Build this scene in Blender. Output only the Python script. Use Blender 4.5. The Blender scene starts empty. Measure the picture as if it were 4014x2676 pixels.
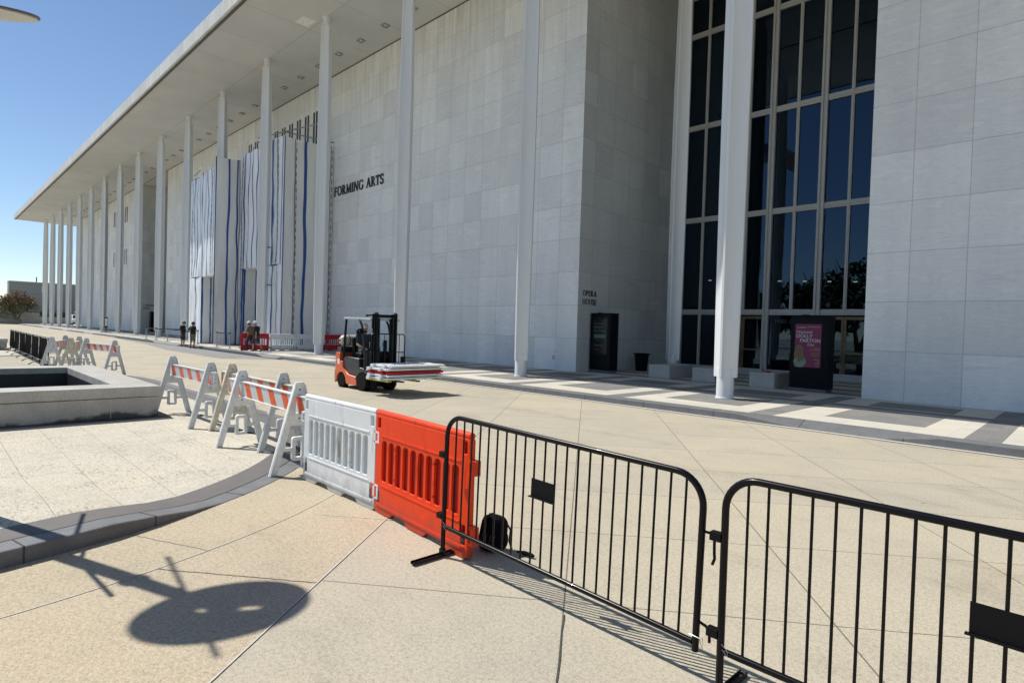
import bpy, bmesh, math, random
from math import sin, cos, pi, radians, sqrt, atan2
from mathutils import Vector, Matrix, noise as mnoise
random.seed(7)
scene = bpy.context.scene
COL = scene.collection

# ------------------------------------------------------------------ camera
YAW, PITCH, ROLL, CH = 0.7833, -0.0196, 0.0313, 1.8945
def cam_axes():
    cy, sy, cp, sp = cos(YAW), sin(YAW), cos(PITCH), sin(PITCH)
    f = Vector((-sy*cp, cy*cp, sp)); r = Vector((cy, sy, 0)); u = r.cross(f)
    cr, sr = cos(ROLL), sin(ROLL)
    return cr*r + sr*u, -sr*r + cr*u, f
_r, _u, _f = cam_axes()
cd = bpy.data.cameras.new('camera'); cam = bpy.data.objects.new('camera', cd); COL.objects.link(cam)
cam.matrix_world = Matrix(((_r.x, _u.x, -_f.x, 0), (_r.y, _u.y, -_f.y, 0), (_r.z, _u.z, -_f.z, CH), (0, 0, 0, 1)))
cd.sensor_width = 36; cd.sensor_fit = 'HORIZONTAL'; cd.lens = 2316.08/4014*36
cd.clip_start = 0.05; cd.clip_end = 4000
scene.camera = cam
# ------------------------------------------------------------------ light
SUN_EL, SUN_AZ = radians(53.5), radians(20)          # shadows fall towards +X, a little towards +Y
w = bpy.data.worlds.new('World'); scene.world = w; w.use_nodes = True
nt = w.node_tree; bg = nt.nodes['Background']
sky = nt.nodes.new('ShaderNodeTexSky'); sky.sky_type = 'NISHITA'; sky.sun_disc = False
sky.sun_elevation = SUN_EL; sky.sun_rotation = radians(250); sky.altitude = 0
sky.air_density = 0.9; sky.dust_density = 0.0; sky.ozone_density = 2.6
nt.links.new(sky.outputs[0], bg.inputs[0]); bg.inputs[1].default_value = 0.106
sd = bpy.data.lights.new('sun', 'SUN'); sd.energy = 4.8; sd.angle = radians(0.55); sd.color = (1.0, 0.95, 0.87)
so = bpy.data.objects.new('sun', sd); COL.objects.link(so)
sdir = Vector((-cos(SUN_AZ)*cos(SUN_EL), -sin(SUN_AZ)*cos(SUN_EL), sin(SUN_EL)))
so.rotation_euler = sdir.to_track_quat('Z', 'Y').to_euler(); so.location = (-30, -20, 60)
scene.view_settings.view_transform = 'Standard'; scene.view_settings.look = 'None'
scene.view_settings.gamma = 1; scene.view_settings.exposure = 0.15
scene.cycles.max_bounces = 8; scene.cycles.diffuse_bounces = 4; scene.cycles.transparent_max_bounces = 8

# ------------------------------------------------------------------ helpers
def new_mat(name):
    m = bpy.data.materials.new(name); m.use_nodes = True
    n = m.node_tree; return m, n, n.nodes['Principled BSDF']
def N(n, t, **k):
    x = n.nodes.new(t)
    for a, b in k.items(): setattr(x, a, b)
    return x
def rgb(c): return (c[0], c[1], c[2], 1)
def noise_fac(n, scale, detail=6, rough=.6, coord='Object', vscale=None, dist=0):
    tc = N(n, 'ShaderNodeTexCoord'); src = tc.outputs[coord]
    if vscale:
        mp = N(n, 'ShaderNodeMapping'); mp.inputs['Scale'].default_value = vscale
        n.links.new(src, mp.inputs[0]); src = mp.outputs[0]
    nz = N(n, 'ShaderNodeTexNoise'); nz.inputs['Scale'].default_value = scale
    nz.inputs['Detail'].default_value = detail; nz.inputs['Roughness'].default_value = rough
    nz.inputs['Distortion'].default_value = dist
    n.links.new(src, nz.inputs['Vector']); return nz.outputs['Fac']
def ramp(n, fac, stops):
    r = N(n, 'ShaderNodeValToRGB'); e = r.color_ramp.elements
    e[0].position = stops[0][0]; e[0].color = rgb(stops[0][1]); e[1].position = stops[-1][0]; e[1].color = rgb(stops[-1][1])
    for p, c in stops[1:-1]:
        q = e.new(p); q.color = rgb(c)
    n.links.new(fac, r.inputs[0]); return r.outputs[0]
def mixc(n, fac, a, b, mode='MIX'):
    m = N(n, 'ShaderNodeMix', data_type='RGBA', blend_type=mode)
    for inp, v in ((m.inputs['Factor'], fac), (m.inputs[6], a), (m.inputs[7], b)):
        if isinstance(v, (int, float)): inp.default_value = v
        elif isinstance(v, tuple): inp.default_value = rgb(v)
        else: n.links.new(v, inp)
    return m.outputs[2]
def bump(n, p, fac, strength, dist=.01):
    b = N(n, 'ShaderNodeBump'); b.inputs['Strength'].default_value = strength; b.inputs['Distance'].default_value = dist
    n.links.new(fac, b.inputs['Height']); n.links.new(b.outputs[0], p.inputs['Normal']); return b
def mat(name, c, rough=.6, metal=0, var=.12, scale=6, bmp=0, spec=.5, vscale=None, fine=None, coat=0):
    m, n, p = new_mat(name)
    f = noise_fac(n, scale, vscale=vscale)
    lo = tuple(x*(1-var) for x in c); hi = tuple(min(1, x*(1+var)) for x in c)
    col = ramp(n, f, [(.3, lo), (.7, hi)])
    if fine:
        f2 = noise_fac(n, fine[0], detail=3)
        col = mixc(n, 1.0, col, ramp(n, f2, [(.35, (1-fine[1],)*3), (.65, (1+fine[1],)*3)]), 'MULTIPLY')
        if bmp: bump(n, p, f2, bmp)
    elif bmp: bump(n, p, f, bmp)
    n.links.new(col, p.inputs['Base Color'])
    p.inputs['Roughness'].default_value = rough; p.inputs['Metallic'].default_value = metal
    p.inputs['Specular IOR Level'].default_value = spec; p.inputs['Coat Weight'].default_value = coat
    return m
def emis(name, c, s):
    m, n, p = new_mat(name); p.inputs['Base Color'].default_value = rgb(c)
    p.inputs['Emission Color'].default_value = rgb(c); p.inputs['Emission Strength'].default_value = s; return m
def grid_vec(n, axes, off=(0, 0), rot=0):
    """plane vector (u,v,0) out of object coordinates"""
    tc = N(n, 'ShaderNodeTexCoord'); s = N(n, 'ShaderNodeSeparateXYZ'); n.links.new(tc.outputs['Object'], s.inputs[0])
    c = N(n, 'ShaderNodeCombineXYZ')
    n.links.new(s.outputs['XYZ'.index(axes[0])], c.inputs[0]); n.links.new(s.outputs['XYZ'.index(axes[1])], c.inputs[1])
    out = c.outputs[0]
    if rot:
        m0 = N(n, 'ShaderNodeVectorRotate'); m0.rotation_type = 'Z_AXIS'; m0.inputs['Angle'].default_value = rot
        n.links.new(out, m0.inputs[0]); out = m0.outputs[0]
    a = N(n, 'ShaderNodeVectorMath', operation='ADD'); a.inputs[1].default_value = (off[0], off[1], 0)
    n.links.new(out, a.inputs[0]); return a.outputs[0]
def brick(n, vec, w, h, c1, c2, mortar, msize, smooth=0.1):
    b = N(n, 'ShaderNodeTexBrick', offset=0.0, squash=1.0)
    b.inputs['Scale'].default_value = 1; b.inputs['Brick Width'].default_value = w; b.inputs['Row Height'].default_value = h
    b.inputs['Mortar Size'].default_value = msize; b.inputs['Mortar Smooth'].default_value = smooth; b.inputs['Bias'].default_value = 0
    b.inputs['Color1'].default_value = rgb(c1); b.inputs['Color2'].default_value = rgb(c2); b.inputs['Mortar'].default_value = rgb(mortar)
    n.links.new(vec, b.inputs['Vector']); return b

def marble(name, axes, off, base=(.80, .82, .82), w=1.336, h=1.46, vein=.15):
    m, n, p = new_mat(name)
    v = grid_vec(n, axes, off)
    b = brick(n, v, w, h, tuple(x*1.05 for x in base), tuple(x*.90 for x in base), tuple(x*.60 for x in base), .009, .3)
    ve = N(n, 'ShaderNodeMapping'); ve.inputs['Rotation'].default_value = (0, 0, .5); ve.inputs['Scale'].default_value = (.5, 2.6, 1)
    n.links.new(v, ve.inputs[0])
    nz = N(n, 'ShaderNodeTexNoise'); nz.inputs['Scale'].default_value = 1.6; nz.inputs['Detail'].default_value = 9
    nz.inputs['Roughness'].default_value = .62; nz.inputs['Distortion'].default_value = 1.4
    n.links.new(ve.outputs[0], nz.inputs['Vector'])
    vc = ramp(n, nz.outputs['Fac'], [(.3, (1-vein,)*3), (.48, (1, 1, 1)), (.53, (1-vein*.6,)*3), (.6, (1.02,)*3), (.8, (1, 1, 1))])
    col = mixc(n, 1, b.outputs['Color'], vc, 'MULTIPLY')
    # rain streaks and yellowing that hang from the soffit and collect at the base
    f = noise_fac(n, 1.3, vscale=(3.2, 3.2, .22), detail=8)
    tc = N(n, 'ShaderNodeTexCoord'); s = N(n, 'ShaderNodeSeparateXYZ'); n.links.new(tc.outputs['Object'], s.inputs[0])
    mr = N(n, 'ShaderNodeMapRange'); mr.inputs[1].default_value = 13.5; mr.inputs[2].default_value = 19.2
    n.links.new(s.outputs[2], mr.inputs[0])
    mu = N(n, 'ShaderNodeMath', operation='MULTIPLY'); n.links.new(mr.outputs[0], mu.inputs[0])
    fr = ramp(n, f, [(.42, (0, 0, 0)), (.68, (1, 1, 1))]); n.links.new(fr, mu.inputs[1])
    col = mixc(n, mu.outputs[0], col, (.60, .58, .51))
    f3 = noise_fac(n, .8, vscale=(1.5, 1.5, .3), detail=7)
    col = mixc(n, 1, col, ramp(n, f3, [(.35, (.93, .93, .94)), (.65, (1.03, 1.03, 1.02))]), 'MULTIPLY')
    n.links.new(col, p.inputs['Base Color']); p.inputs['Roughness'].default_value = .55
    inv = N(n, 'ShaderNodeMath', operation='SUBTRACT'); inv.inputs[0].default_value = 1; n.links.new(b.outputs['Fac'], inv.inputs[1])
    bump(n, p, inv.outputs[0], .5, .01)
    return m

class MB:
    def __init__(s): s.v = []; s.f = []
    def add(s, v, f, M=None):
        o = len(s.v)
        s.v += [tuple(M @ Vector(a)) if M else tuple(a) for a in v]; s.f += [tuple(o+i for i in q) for q in f]; return s
    def box(s, x0, y0, z0, x1, y1, z1, M=None):
        v = [(x0, y0, z0), (x1, y0, z0), (x1, y1, z0), (x0, y1, z0), (x0, y0, z1), (x1, y0, z1), (x1, y1, z1), (x0, y1, z1)]
        return s.add(v, [(0, 3, 2, 1), (4, 5, 6, 7), (0, 1, 5, 4), (1, 2, 6, 5), (2, 3, 7, 6), (3, 0, 4, 7)], M)
    def cb(s, c, d, M=None): return s.box(c[0]-d[0]/2, c[1]-d[1]/2, c[2]-d[2]/2, c[0]+d[0]/2, c[1]+d[1]/2, c[2]+d[2]/2, M)
    def tube(s, pts, r, n=8, cap=True, M=None):
        pts = [Vector(p) for p in pts]; rr = r if isinstance(r, (list, tuple)) else [r]*len(pts)
        v = []; f = []; up = None
        for i, p in enumerate(pts):
            d = (pts[min(i+1, len(pts)-1)]-pts[max(i-1, 0)]).normalized()
            if up is None: up = Vector((0, 0, 1)) if abs(d.z) < .9 else Vector((1, 0, 0))
            a = (up - d*up.dot(d)).normalized(); b = d.cross(a); up = a
            for k in range(n):
                t = 2*pi*k/n; v.append(p + (a*cos(t)+b*sin(t))*rr[i])
        for i in range(len(pts)-1):
            for k in range(n):
                f.append((i*n+k, i*n+(k+1) % n, (i+1)*n+(k+1) % n, (i+1)*n+k))
        if cap: f.append(tuple(reversed(range(n)))); f.append(tuple((len(pts)-1)*n+k for k in range(n)))
        return s.add(v, f, M)
    def lathe(s, prof, n=24, c=(0, 0, 0), M=None, cap=True):
        v = []; f = []
        for r, z in prof:
            for k in range(n): v.append((c[0]+r*cos(2*pi*k/n), c[1]+r*sin(2*pi*k/n), c[2]+z))
        for i in range(len(prof)-1):
            for k in range(n): f.append((i*n+k, i*n+(k+1) % n, (i+1)*n+(k+1) % n, (i+1)*n+k))
        if cap: f.append(tuple(reversed(range(n)))); f.append(tuple((len(prof)-1)*n+k for k in range(n)))
        return s.add(v, f, M)
    def ell(s, c, r, n=14, m=9, M=None):
        v = []; f = []
        for i in range(m+1):
            a = -pi/2+pi*i/m
            for k in range(n): v.append((c[0]+r[0]*cos(a)*cos(2*pi*k/n), c[1]+r[1]*cos(a)*sin(2*pi*k/n), c[2]+r[2]*sin(a)))
        for i in range(m):
            for k in range(n): f.append((i*n+k, i*n+(k+1) % n, (i+1)*n+(k+1) % n, (i+1)*n+k))
        return s.add(v, f, M)
    def prism(s, out, z0, z1, M=None):
        n = len(out); v = [(x, y, z0) for x, y in out]+[(x, y, z1) for x, y in out]
        f = [tuple(reversed(range(n))), tuple(range(n, 2*n))]+[(i, (i+1) % n, n+(i+1) % n, n+i) for i in range(n)]
        return s.add(v, f, M)
    def ribbon(s, pts, w, z):
        v = []; f = []
        for i, p in enumerate(pts):
            a = pts[max(i-1, 0)]; b = pts[min(i+1, len(pts)-1)]
            d = Vector((b[0]-a[0], b[1]-a[1])).normalized(); zz = z(p) if callable(z) else z
            v += [(p[0]-d.y*w/2, p[1]+d.x*w/2, zz), (p[0]+d.y*w/2, p[1]-d.x*w/2, zz)]
        for i in range(len(pts)-1): f.append((2*i, 2*i+1, 2*i+3, 2*i+2))
        return s.add(v, f)
    def quad(s, a, b, c, d): return s.add([a, b, c, d], [(0, 1, 2, 3)])
    def mesh(s, name):
        me = bpy.data.meshes.new(name); me.from_pydata(s.v, [], s.f); me.validate()
        bm = bmesh.new(); bm.from_mesh(me); bmesh.ops.recalc_face_normals(bm, faces=bm.faces); bm.to_mesh(me); bm.free()
        return me
def link(name, me, m=None, parent=None, smooth=35, bevel=0, loc=None):
    if m is not None:
        me.materials.clear(); me.materials.append(m)
    if smooth:
        me.shade_smooth()
        try: me.set_sharp_from_angle(angle=radians(smooth))
        except Exception: pass
    o = bpy.data.objects.new(name, me); COL.objects.link(o)
    if parent: o.parent = parent
    if loc: o.location = loc
    if bevel:
        b = o.modifiers.new('bevel', 'BEVEL'); b.width = bevel; b.segments = 2; b.limit_method = 'ANGLE'; b.angle_limit = radians(40)
    return o
def part(name, mb, m, parent=None, smooth=35, bevel=0): return link(name, mb.mesh(name), m, parent, smooth, bevel)
def tag(o, label=None, cat=None, group=None, kind=None):
    for k, v in (('label', label), ('category', cat), ('group', group), ('kind', kind)):
        if v: o[k] = v
    return o
def thing(name, label, cat, loc=(0, 0, 0), rz=0, group=None):
    o = bpy.data.objects.new(name, None); COL.objects.link(o); o.location = loc; o.rotation_euler = (0, 0, rz); o.empty_display_size = .1
    return tag(o, label, cat, group)
def struct(name, mb, m, smooth=35, bevel=0): return tag(part(name, mb, m, None, smooth, bevel), kind='structure')
KIDS = {}
def children(o): return [c for c in bpy.data.objects if c.parent == o]
def dup(root, loc, rz=None, label=None, group=None, rot=None):
    r = root.copy(); COL.objects.link(r); r.location = loc
    if rz is not None: r.rotation_euler = (0, 0, rz)
    if rot is not None: r.rotation_euler = rot
    if label: r['label'] = label
    if group: r['group'] = group
    for ch in children(root):
        c = ch.copy(); COL.objects.link(c); c.parent = r
        for g in children(ch):
            d = g.copy(); COL.objects.link(d); d.parent = c
    return r
def plate(outline, holes, thick, bev=0.0, res=1):
    """flat plate in local x,z with holes, thickness along y (centred)"""
    cu = bpy.data.curves.new('tmp', 'CURVE'); cu.dimensions = '2D'; cu.fill_mode = 'BOTH'
    cu.extrude = max(thick/2-bev, 0.0005); cu.bevel_depth = bev; cu.bevel_resolution = res; cu.offset = -bev
    for poly in [outline]+list(holes):
        sp = cu.splines.new('POLY'); sp.points.add(len(poly)-1); sp.use_cyclic_u = True
        for i, (x, y) in enumerate(poly): sp.points[i].co = (x, y, 0, 1)
    o = bpy.data.objects.new('tmp', cu); COL.objects.link(o)
    me = bpy.data.meshes.new_from_object(o.evaluated_get(bpy.context.evaluated_depsgraph_get()))
    bpy.data.objects.remove(o); bpy.data.curves.remove(cu)
    me.transform(Matrix.Rotation(pi/2, 4, 'X')); return me
def rrect(x0, y0, x1, y1, r, n=4):
    out = []
    for cx, cy, a0 in ((x1-r, y1-r, 0), (x0+r, y1-r, pi/2), (x0+r, y0+r, pi), (x1-r, y0+r, 3*pi/2)):
        for k in range(n+1):
            a = a0+pi/2*k/n; out.append((cx+r*cos(a), cy+r*sin(a)))
    return out
def textmesh(s, size, depth=.004, align='LEFT', M=None, bold=0):
    cu = bpy.data.curves.new('t', 'FONT'); cu.body = s; cu.size = size; cu.extrude = depth/2; cu.align_x = align; cu.offset = bold
    cu.resolution_u = 3
    o = bpy.data.objects.new('t', cu); COL.objects.link(o)
    me = bpy.data.meshes.new_from_object(o.evaluated_get(bpy.context.evaluated_depsgraph_get()))
    bpy.data.objects.remove(o); bpy.data.curves.remove(cu)
    me.transform(Matrix.Rotation(pi/2, 4, 'X'))
    if M: me.transform(M)
    return me

# roman capitals drawn with thick and thin strokes and serifs (x,z plane, cap height 1)
TK, TN = .15, .065
def arc(cx, cy, rx, ry, a0, a1, n=10): return [(cx+rx*cos(radians(a0+(a1-a0)*i/n)), cy+ry*sin(radians(a0+(a1-a0)*i/n))) for i in range(n+1)]
def sf(x, y, w=.32): return ([(x-w/2, y), (x+w/2, y)], TN)
GL = {
 'F': (.62, [([(.16, 0), (.16, 1)], TK), sf(.16, .03), ([(.02, .97), (.58, .97)], TN), ([(.56, 1), (.56, .78)], TN), ([(.2, .52), (.46, .52)], TN), ([(.46, .62), (.46, .42)], TN)]),
 'E': (.66, [([(.16, 0), (.16, 1)], TK), ([(.02, .03), (.6, .03)], TN), ([(.02, .97), (.58, .97)], TN), ([(.56, 1), (.56, .8)], TN), ([(.58, 0), (.58, .22)], TN), ([(.2, .52), (.46, .52)], TN), ([(.46, .62), (.46, .42)], TN)]),
 'L': (.62, [([(.16, 0), (.16, 1)], TK), ([(.02, .03), (.58, .03)], TN), sf(.16, .97), ([(.57, 0), (.57, .24)], TN)]),
 'P': (.64, [([(.16, 0), (.16, 1)], TK), sf(.16, .03), ([(.02, .97), (.3, .97)]+arc(.3, .72, .24, .25, 90, -90), .11), ([(.3, .47), (.16, .47)], TN)]),
 'R': (.78, [([(.16, 0), (.16, 1)], TK), sf(.16, .03), ([(.02, .97), (.3, .97)]+arc(.3, .74, .24, .23, 90, -90), .11), ([(.3, .51), (.16, .51)], TN), ([(.32, .5), (.68, .02)], TK), ([(.6, .03), (.78, .03)], TN)]),
 'O': (.96, [(arc(.48, .5, .38, .47, 0, 360, 22), .12)]),
 'C': (.88, [(arc(.48, .5, .38, .47, 48, 312, 18), .12), ([(.76, .98), (.76, .7)], TN)]),
 'G': (.92, [(arc(.48, .5, .38, .47, 50, 318, 18), .12), ([(.77, .02), (.77, .42)], TK), ([(.62, .42), (.9, .42)], TN), ([(.76, .98), (.76, .72)], TN)]),
 'M': (1.1, [([(.14, 0), (.17, 1)], TN), ([(.17, 1), (.52, .05)], TK), ([(.52, .05), (.88, 1)], TN), ([(.9, 1), (.93, 0)], TK), sf(.14, .03, .26), sf(.94, .03, .3)]),
 'N': (.94, [([(.14, 0), (.14, 1)], TN), ([(.14, 1), (.78, .02)], TK), ([(.78, 0), (.78, 1)], TN), sf(.14, .03, .26), sf(.78, .97, .26), ([(.02, .97), (.16, .97)], TN)]),
 'I': (.34, [([(.17, 0), (.17, 1)], TK), sf(.17, .03), sf(.17, .97)]),
 'T': (.74, [([(.37, 0), (.37, 1)], TK), sf(.37, .03), ([(.03, .97), (.71, .97)], TN), ([(.05, 1), (.05, .78)], TN), ([(.69, 1), (.69, .78)], TN)]),
 'H': (.92, [([(.16, 0), (.16, 1)], TK), ([(.76, 0), (.76, 1)], TK), sf(.16, .03), sf(.16, .97), sf(.76, .03), sf(.76, .97), ([(.16, .52), (.76, .52)], TN)]),
 'U': (.88, [([(.16, 1), (.16, .35)]+arc(.44, .32, .28, .29, 180, 360)+[(.72, .35), (.72, 1)], .1), sf(.16, .97), sf(.72, .97, .26)]),
 'A': (.84, [([(.1, 0), (.42, 1)], TN), ([(.4, 1), (.74, 0)], TK), ([(.24, .36), (.6, .36)], TN), sf(.1, .03, .24), sf(.74, .03, .28)]),
 'S': (.62, [(arc(.31, .73, .22, .24, 30, 250, 10)+arc(.31, .27, .24, .24, 70, -150, 10), .13), ([(.52, .98), (.52, .74)], TN), ([(.08, .02), (.08, .28)], TN)]),
 ' ': (.42, [])}
def word(s, size, depth=.03, gap=.06):
    mb = MB(); x = 0; k = 0
    for ch in s:
        adv, st = GL[ch]
        for pts, wd in st:
            k += 1; y1 = -depth-.0012*(k % 7)
            for i in range(len(pts)-1):
                a = Vector(pts[i]); b = Vector(pts[i+1]); d = (b-a)
                if d.length < 1e-4: continue
                nn = Vector((-d.y, d.x)).normalized()*wd/2; e = d.normalized()*(wd*.18 if len(pts) > 4 else 0)
                q = [(a-e-nn), (b+e-nn), (b+e+nn), (a-e+nn)]
                yy = y1-.0004*(i % 3)
                v = [((x+p.x)*size, 0, p.y*size) for p in q]+[((x+p.x)*size, yy, p.y*size) for p in q]
                mb.add(v, [(0, 1, 2, 3), (7, 6, 5, 4), (0, 4, 5, 1), (1, 5, 6, 2), (2, 6, 7, 3), (3, 7, 4, 0)])
        x += adv+gap
    return mb, x*size

# ------------------------------------------------------------------ materials of the setting
def concrete(name, base, rot=None, w=1.77, h=1.478, off=(0, 0), mortar=.45, msize=.008, speck=.2, tint=.1, patch=(.10, .06, 0)):
    m, n, p = new_mat(name)
    c1 = tuple(base[i]*(1+tint*(1, .75, .35)[i]) for i in range(3)); c2 = tuple(base[i]*(1-tint*(.8, .65, .35)[i]) for i in range(3))
    v = grid_vec(n, 'XY', off, rot or 0)
    b = brick(n, v, w, h, c1, c2, tuple(x*mortar for x in base), msize, .2)
    big = noise_fac(n, .55, detail=5, rough=.55)
    col = mixc(n, 1, b.outputs['Color'], ramp(n, big, [(.3, (.92, .925, .94)), (.5, (1, 1, 1)), (.72, (1.06, 1.035, 1.0))]), 'MULTIPLY')
    st = noise_fac(n, 2.2, detail=7, rough=.7)
    col = mixc(n, 1, col, ramp(n, st, [(.30, (.93, .93, .93)), (.46, (1, 1, 1)), (.75, (1.03, 1.03, 1.03))]), 'MULTIPLY')
    f = noise_fac(n, 95, detail=2, rough=.8)
    col = mixc(n, 1, col, ramp(n, f, [(.3, (1-speck*1.7, 1-speck*1.6, 1-speck*1.5)), (.47, (1, 1, 1)), (.56, (1, 1, 1)), (.72, (1+speck, 1+speck, 1+speck*.9))]), 'MULTIPLY')
    f2 = noise_fac(n, 34, detail=3, rough=.7)
    col = mixc(n, 1, col, ramp(n, f2, [(.36, (1-speck*.6,)*3), (.5, (1, 1, 1)), (.66, (1+speck*.35,)*3)]), 'MULTIPLY')
    sp = noise_fac(n, .38, detail=8, rough=.72, vscale=(1.0, 2.4, 1), dist=.4)
    col = mixc(n, 1, col, ramp(n, sp, [(.30, (.80, .79, .78)), (.40, (.95, .95, .95)), (.46, (1, 1, 1))]), 'MULTIPLY')
    # small scattered stains and gum spots
    vo = N(n, 'ShaderNodeTexVoronoi'); vo.inputs['Scale'].default_value = 1.1
    tc = N(n, 'ShaderNodeTexCoord'); n.links.new(tc.outputs['Object'], vo.inputs['Vector'])
    col = mixc(n, 1, col, ramp(n, vo.outputs['Distance'], [(.018, (.5, .5, .5)), (.036, (1, 1, 1))]), 'MULTIPLY')
    n.links.new(col, p.inputs['Base Color']); p.inputs['Roughness'].default_value = .85; p.inputs['Specular IOR Level'].default_value = .25
    bump(n, p, f, .25, .004)
    return m
ROAD = concrete('road aggregate concrete', (.455, .412, .322), w=1.8, h=1.48, rot=-.6564, off=(.1, -4.13), speck=.27, tint=.05, mortar=.38, msize=.0065)
ROADA = concrete('apron aggregate concrete', (.465, .40, .288), w=60, h=60, off=(30.3, 30.7), speck=.27, tint=.01, msize=.0001)
ROADW = concrete('warm aggregate concrete', (.47, .402, .292), w=60, h=60, off=(30.3, 30.7), speck=.27, tint=.01, msize=.0001)
PAVE = concrete('travertine paving', (.56, .52, .43), w=1.25, h=.55, off=(.1, .24), mortar=.62, msize=.005, speck=.3, tint=.025)
def pits(m):
    n = m.node_tree; p = n.nodes['Principled BSDF']; src = p.inputs['Base Color'].links[0].from_socket
    f = noise_fac(n, 22, detail=5, rough=.75, vscale=(.45, 1.5, 1)); g = noise_fac(n, 1.6, detail=3)
    a = N(n, 'ShaderNodeMath', operation='MULTIPLY_ADD'); n.links.new(g, a.inputs[0]); a.inputs[1].default_value = -.28; n.links.new(f, a.inputs[2])
    n.links.new(mixc(n, 1, src, ramp(n, a.outputs[0], [(.225, (.66, .64, .60)), (.31, (1, 1, 1))]), 'MULTIPLY'), p.inputs['Base Color'])
pits(PAVE)
SIDE = concrete('light sidewalk slabs', (.56, .53, .46), w=.60, h=.60, off=(.2, .2), mortar=.8, msize=.005, speck=.07, tint=.05)
SIDED = concrete('dark sidewalk slabs', (.215, .215, .208), w=.60, h=.60, off=(.2, .2), mortar=.8, msize=.005, speck=.14, tint=.12)
GRAN_T = mat('grey brown granite border', (.125, .116, .11), .7, var=.1, scale=3, fine=(140, .18))
GRAN_D = mat('flamed blue grey granite', (.145, .15, .155), .62, var=.14, scale=5, fine=(150, .25))
GRAN_K = mat('dark granite kerb face', (.10, .10, .10), .7, var=.2, scale=4, fine=(120, .25))
GRAN_F = mat('fountain granite', (.44, .415, .37), .5, var=.16, scale=2.6, fine=(110, .30))
def dark_base(m, z0, z1):  # mixes in a near black tone below a noisy height
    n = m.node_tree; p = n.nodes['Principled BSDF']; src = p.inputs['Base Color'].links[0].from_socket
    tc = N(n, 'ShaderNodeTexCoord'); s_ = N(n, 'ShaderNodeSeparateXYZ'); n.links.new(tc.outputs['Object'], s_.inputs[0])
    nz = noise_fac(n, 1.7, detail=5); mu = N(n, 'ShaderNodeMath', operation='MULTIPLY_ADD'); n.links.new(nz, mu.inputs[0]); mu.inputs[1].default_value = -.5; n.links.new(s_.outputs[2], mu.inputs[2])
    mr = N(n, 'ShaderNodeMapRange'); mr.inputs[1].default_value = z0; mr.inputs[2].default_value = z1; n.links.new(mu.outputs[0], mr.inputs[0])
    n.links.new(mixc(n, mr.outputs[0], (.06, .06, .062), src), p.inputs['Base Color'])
dark_base(GRAN_F, -.21, -.14)
GRAN_P = mat('planter granite', (.42, .41, .39), .6, var=.08, scale=3, fine=(120, .12))
CAULK = mat('pale joint sealant', (.54, .52, .48), .7, var=.12, scale=14)
CRACK = mat('dark open joint', (.06, .055, .05), .9, var=.3, scale=30)
ASPH = concrete('grey crossing paving', (.26, .26, .255), w=.9, h=.9, speck=.1, tint=.04, mortar=.85)
WATER, _n, _p = new_mat('dark basin water'); _p.inputs['Base Color'].default_value = (.012, .016, .018, 1); _p.inputs['Roughness'].default_value = .09
bump(_n, _p, noise_fac(_n, 5), .12)
MX = marble('white marble cladding', 'XZ', (.0, -.15+.0)); MY = marble('shaded marble side cladding', 'YZ', (.2, -.15), base=(.60, .63, .62))  # side copy is darker, shade of the side walls put into its colour
FASC = marble('roof edge marble', 'XZ', (.3, 0), base=(.72, .72, .70), w=1.336, h=3.2, vein=.05)
ALU = mat('bronze white aluminium frame', (.49, .49, .465), .45, var=.05, scale=5)
PAINT = mat('white painted column steel', (.69, .715, .72), .3, var=.045, scale=1.2, vscale=(3, 3, .25), spec=.5)
BRASS = mat('dull brass door frame', (.17, .135, .075), .5, metal=.3, var=.12, scale=8)
DARKM = mat('near black metal', (.022, .023, .026), .45, var=.15, scale=8)
BLACKL = mat('black letter metal', (.02, .02, .022), .5)
def soffit_mat():
    m, n, p = new_mat('painted soffit')
    v = grid_vec(n, 'XY', (33.6, -16.08)); b = brick(n, v, 4.01, 8.0, (.59, .60, .58), (.57, .58, .56), (.41, .41, .39), .03, .6)
    f = noise_fac(n, .35, detail=8)
    n.links.new(mixc(n, 1, b.outputs['Color'], ramp(n, f, [(.3, (.90, .90, .90)), (.7, (1.05, 1.04, 1.03))]), 'MULTIPLY'), p.inputs['Base Color'])
    p.inputs['Roughness'].default_value = .8; return m
SOFF = soffit_mat()
def glass_mat(name, tint):
    m = bpy.data.materials.new(name); m.use_nodes = True; n = m.node_tree; n.nodes.remove(n.nodes['Principled BSDF'])
    out = n.nodes['Material Output']; t = N(n, 'ShaderNodeBsdfTransparent'); t.inputs[0].default_value = rgb(tint)
    g = N(n, 'ShaderNodeBsdfGlossy'); g.inputs['Roughness'].default_value = .012; g.inputs[0].default_value = (.42, .64, .90, 1)
    fr = N(n, 'ShaderNodeFresnel'); fr.inputs[0].default_value = 1.75
    nz = noise_fac(n, .55, detail=2, vscale=(1, 1, .45)); bp = N(n, 'ShaderNodeBump'); bp.inputs['Strength'].default_value = .05; bp.inputs['Distance'].default_value = .06
    n.links.new(nz, bp.inputs['Height']); n.links.new(bp.outputs[0], g.inputs['Normal'])
    mx = N(n, 'ShaderNodeMixShader'); n.links.new(fr.outputs[0], mx.inputs[0]); n.links.new(t.outputs[0], mx.inputs[1]); n.links.new(g.outputs[0], mx.inputs[2])
    n.links.new(mx.outputs[0], out.inputs[0]); return m
GLASS = glass_mat('dark tinted glass', (.16, .2, .21))

# ------------------------------------------------------------------ ground
g = MB(); g.box(-1400, -1200, -1.2, 1400, 1400, 0); struct('ground', g, ROAD, 0)
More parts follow.
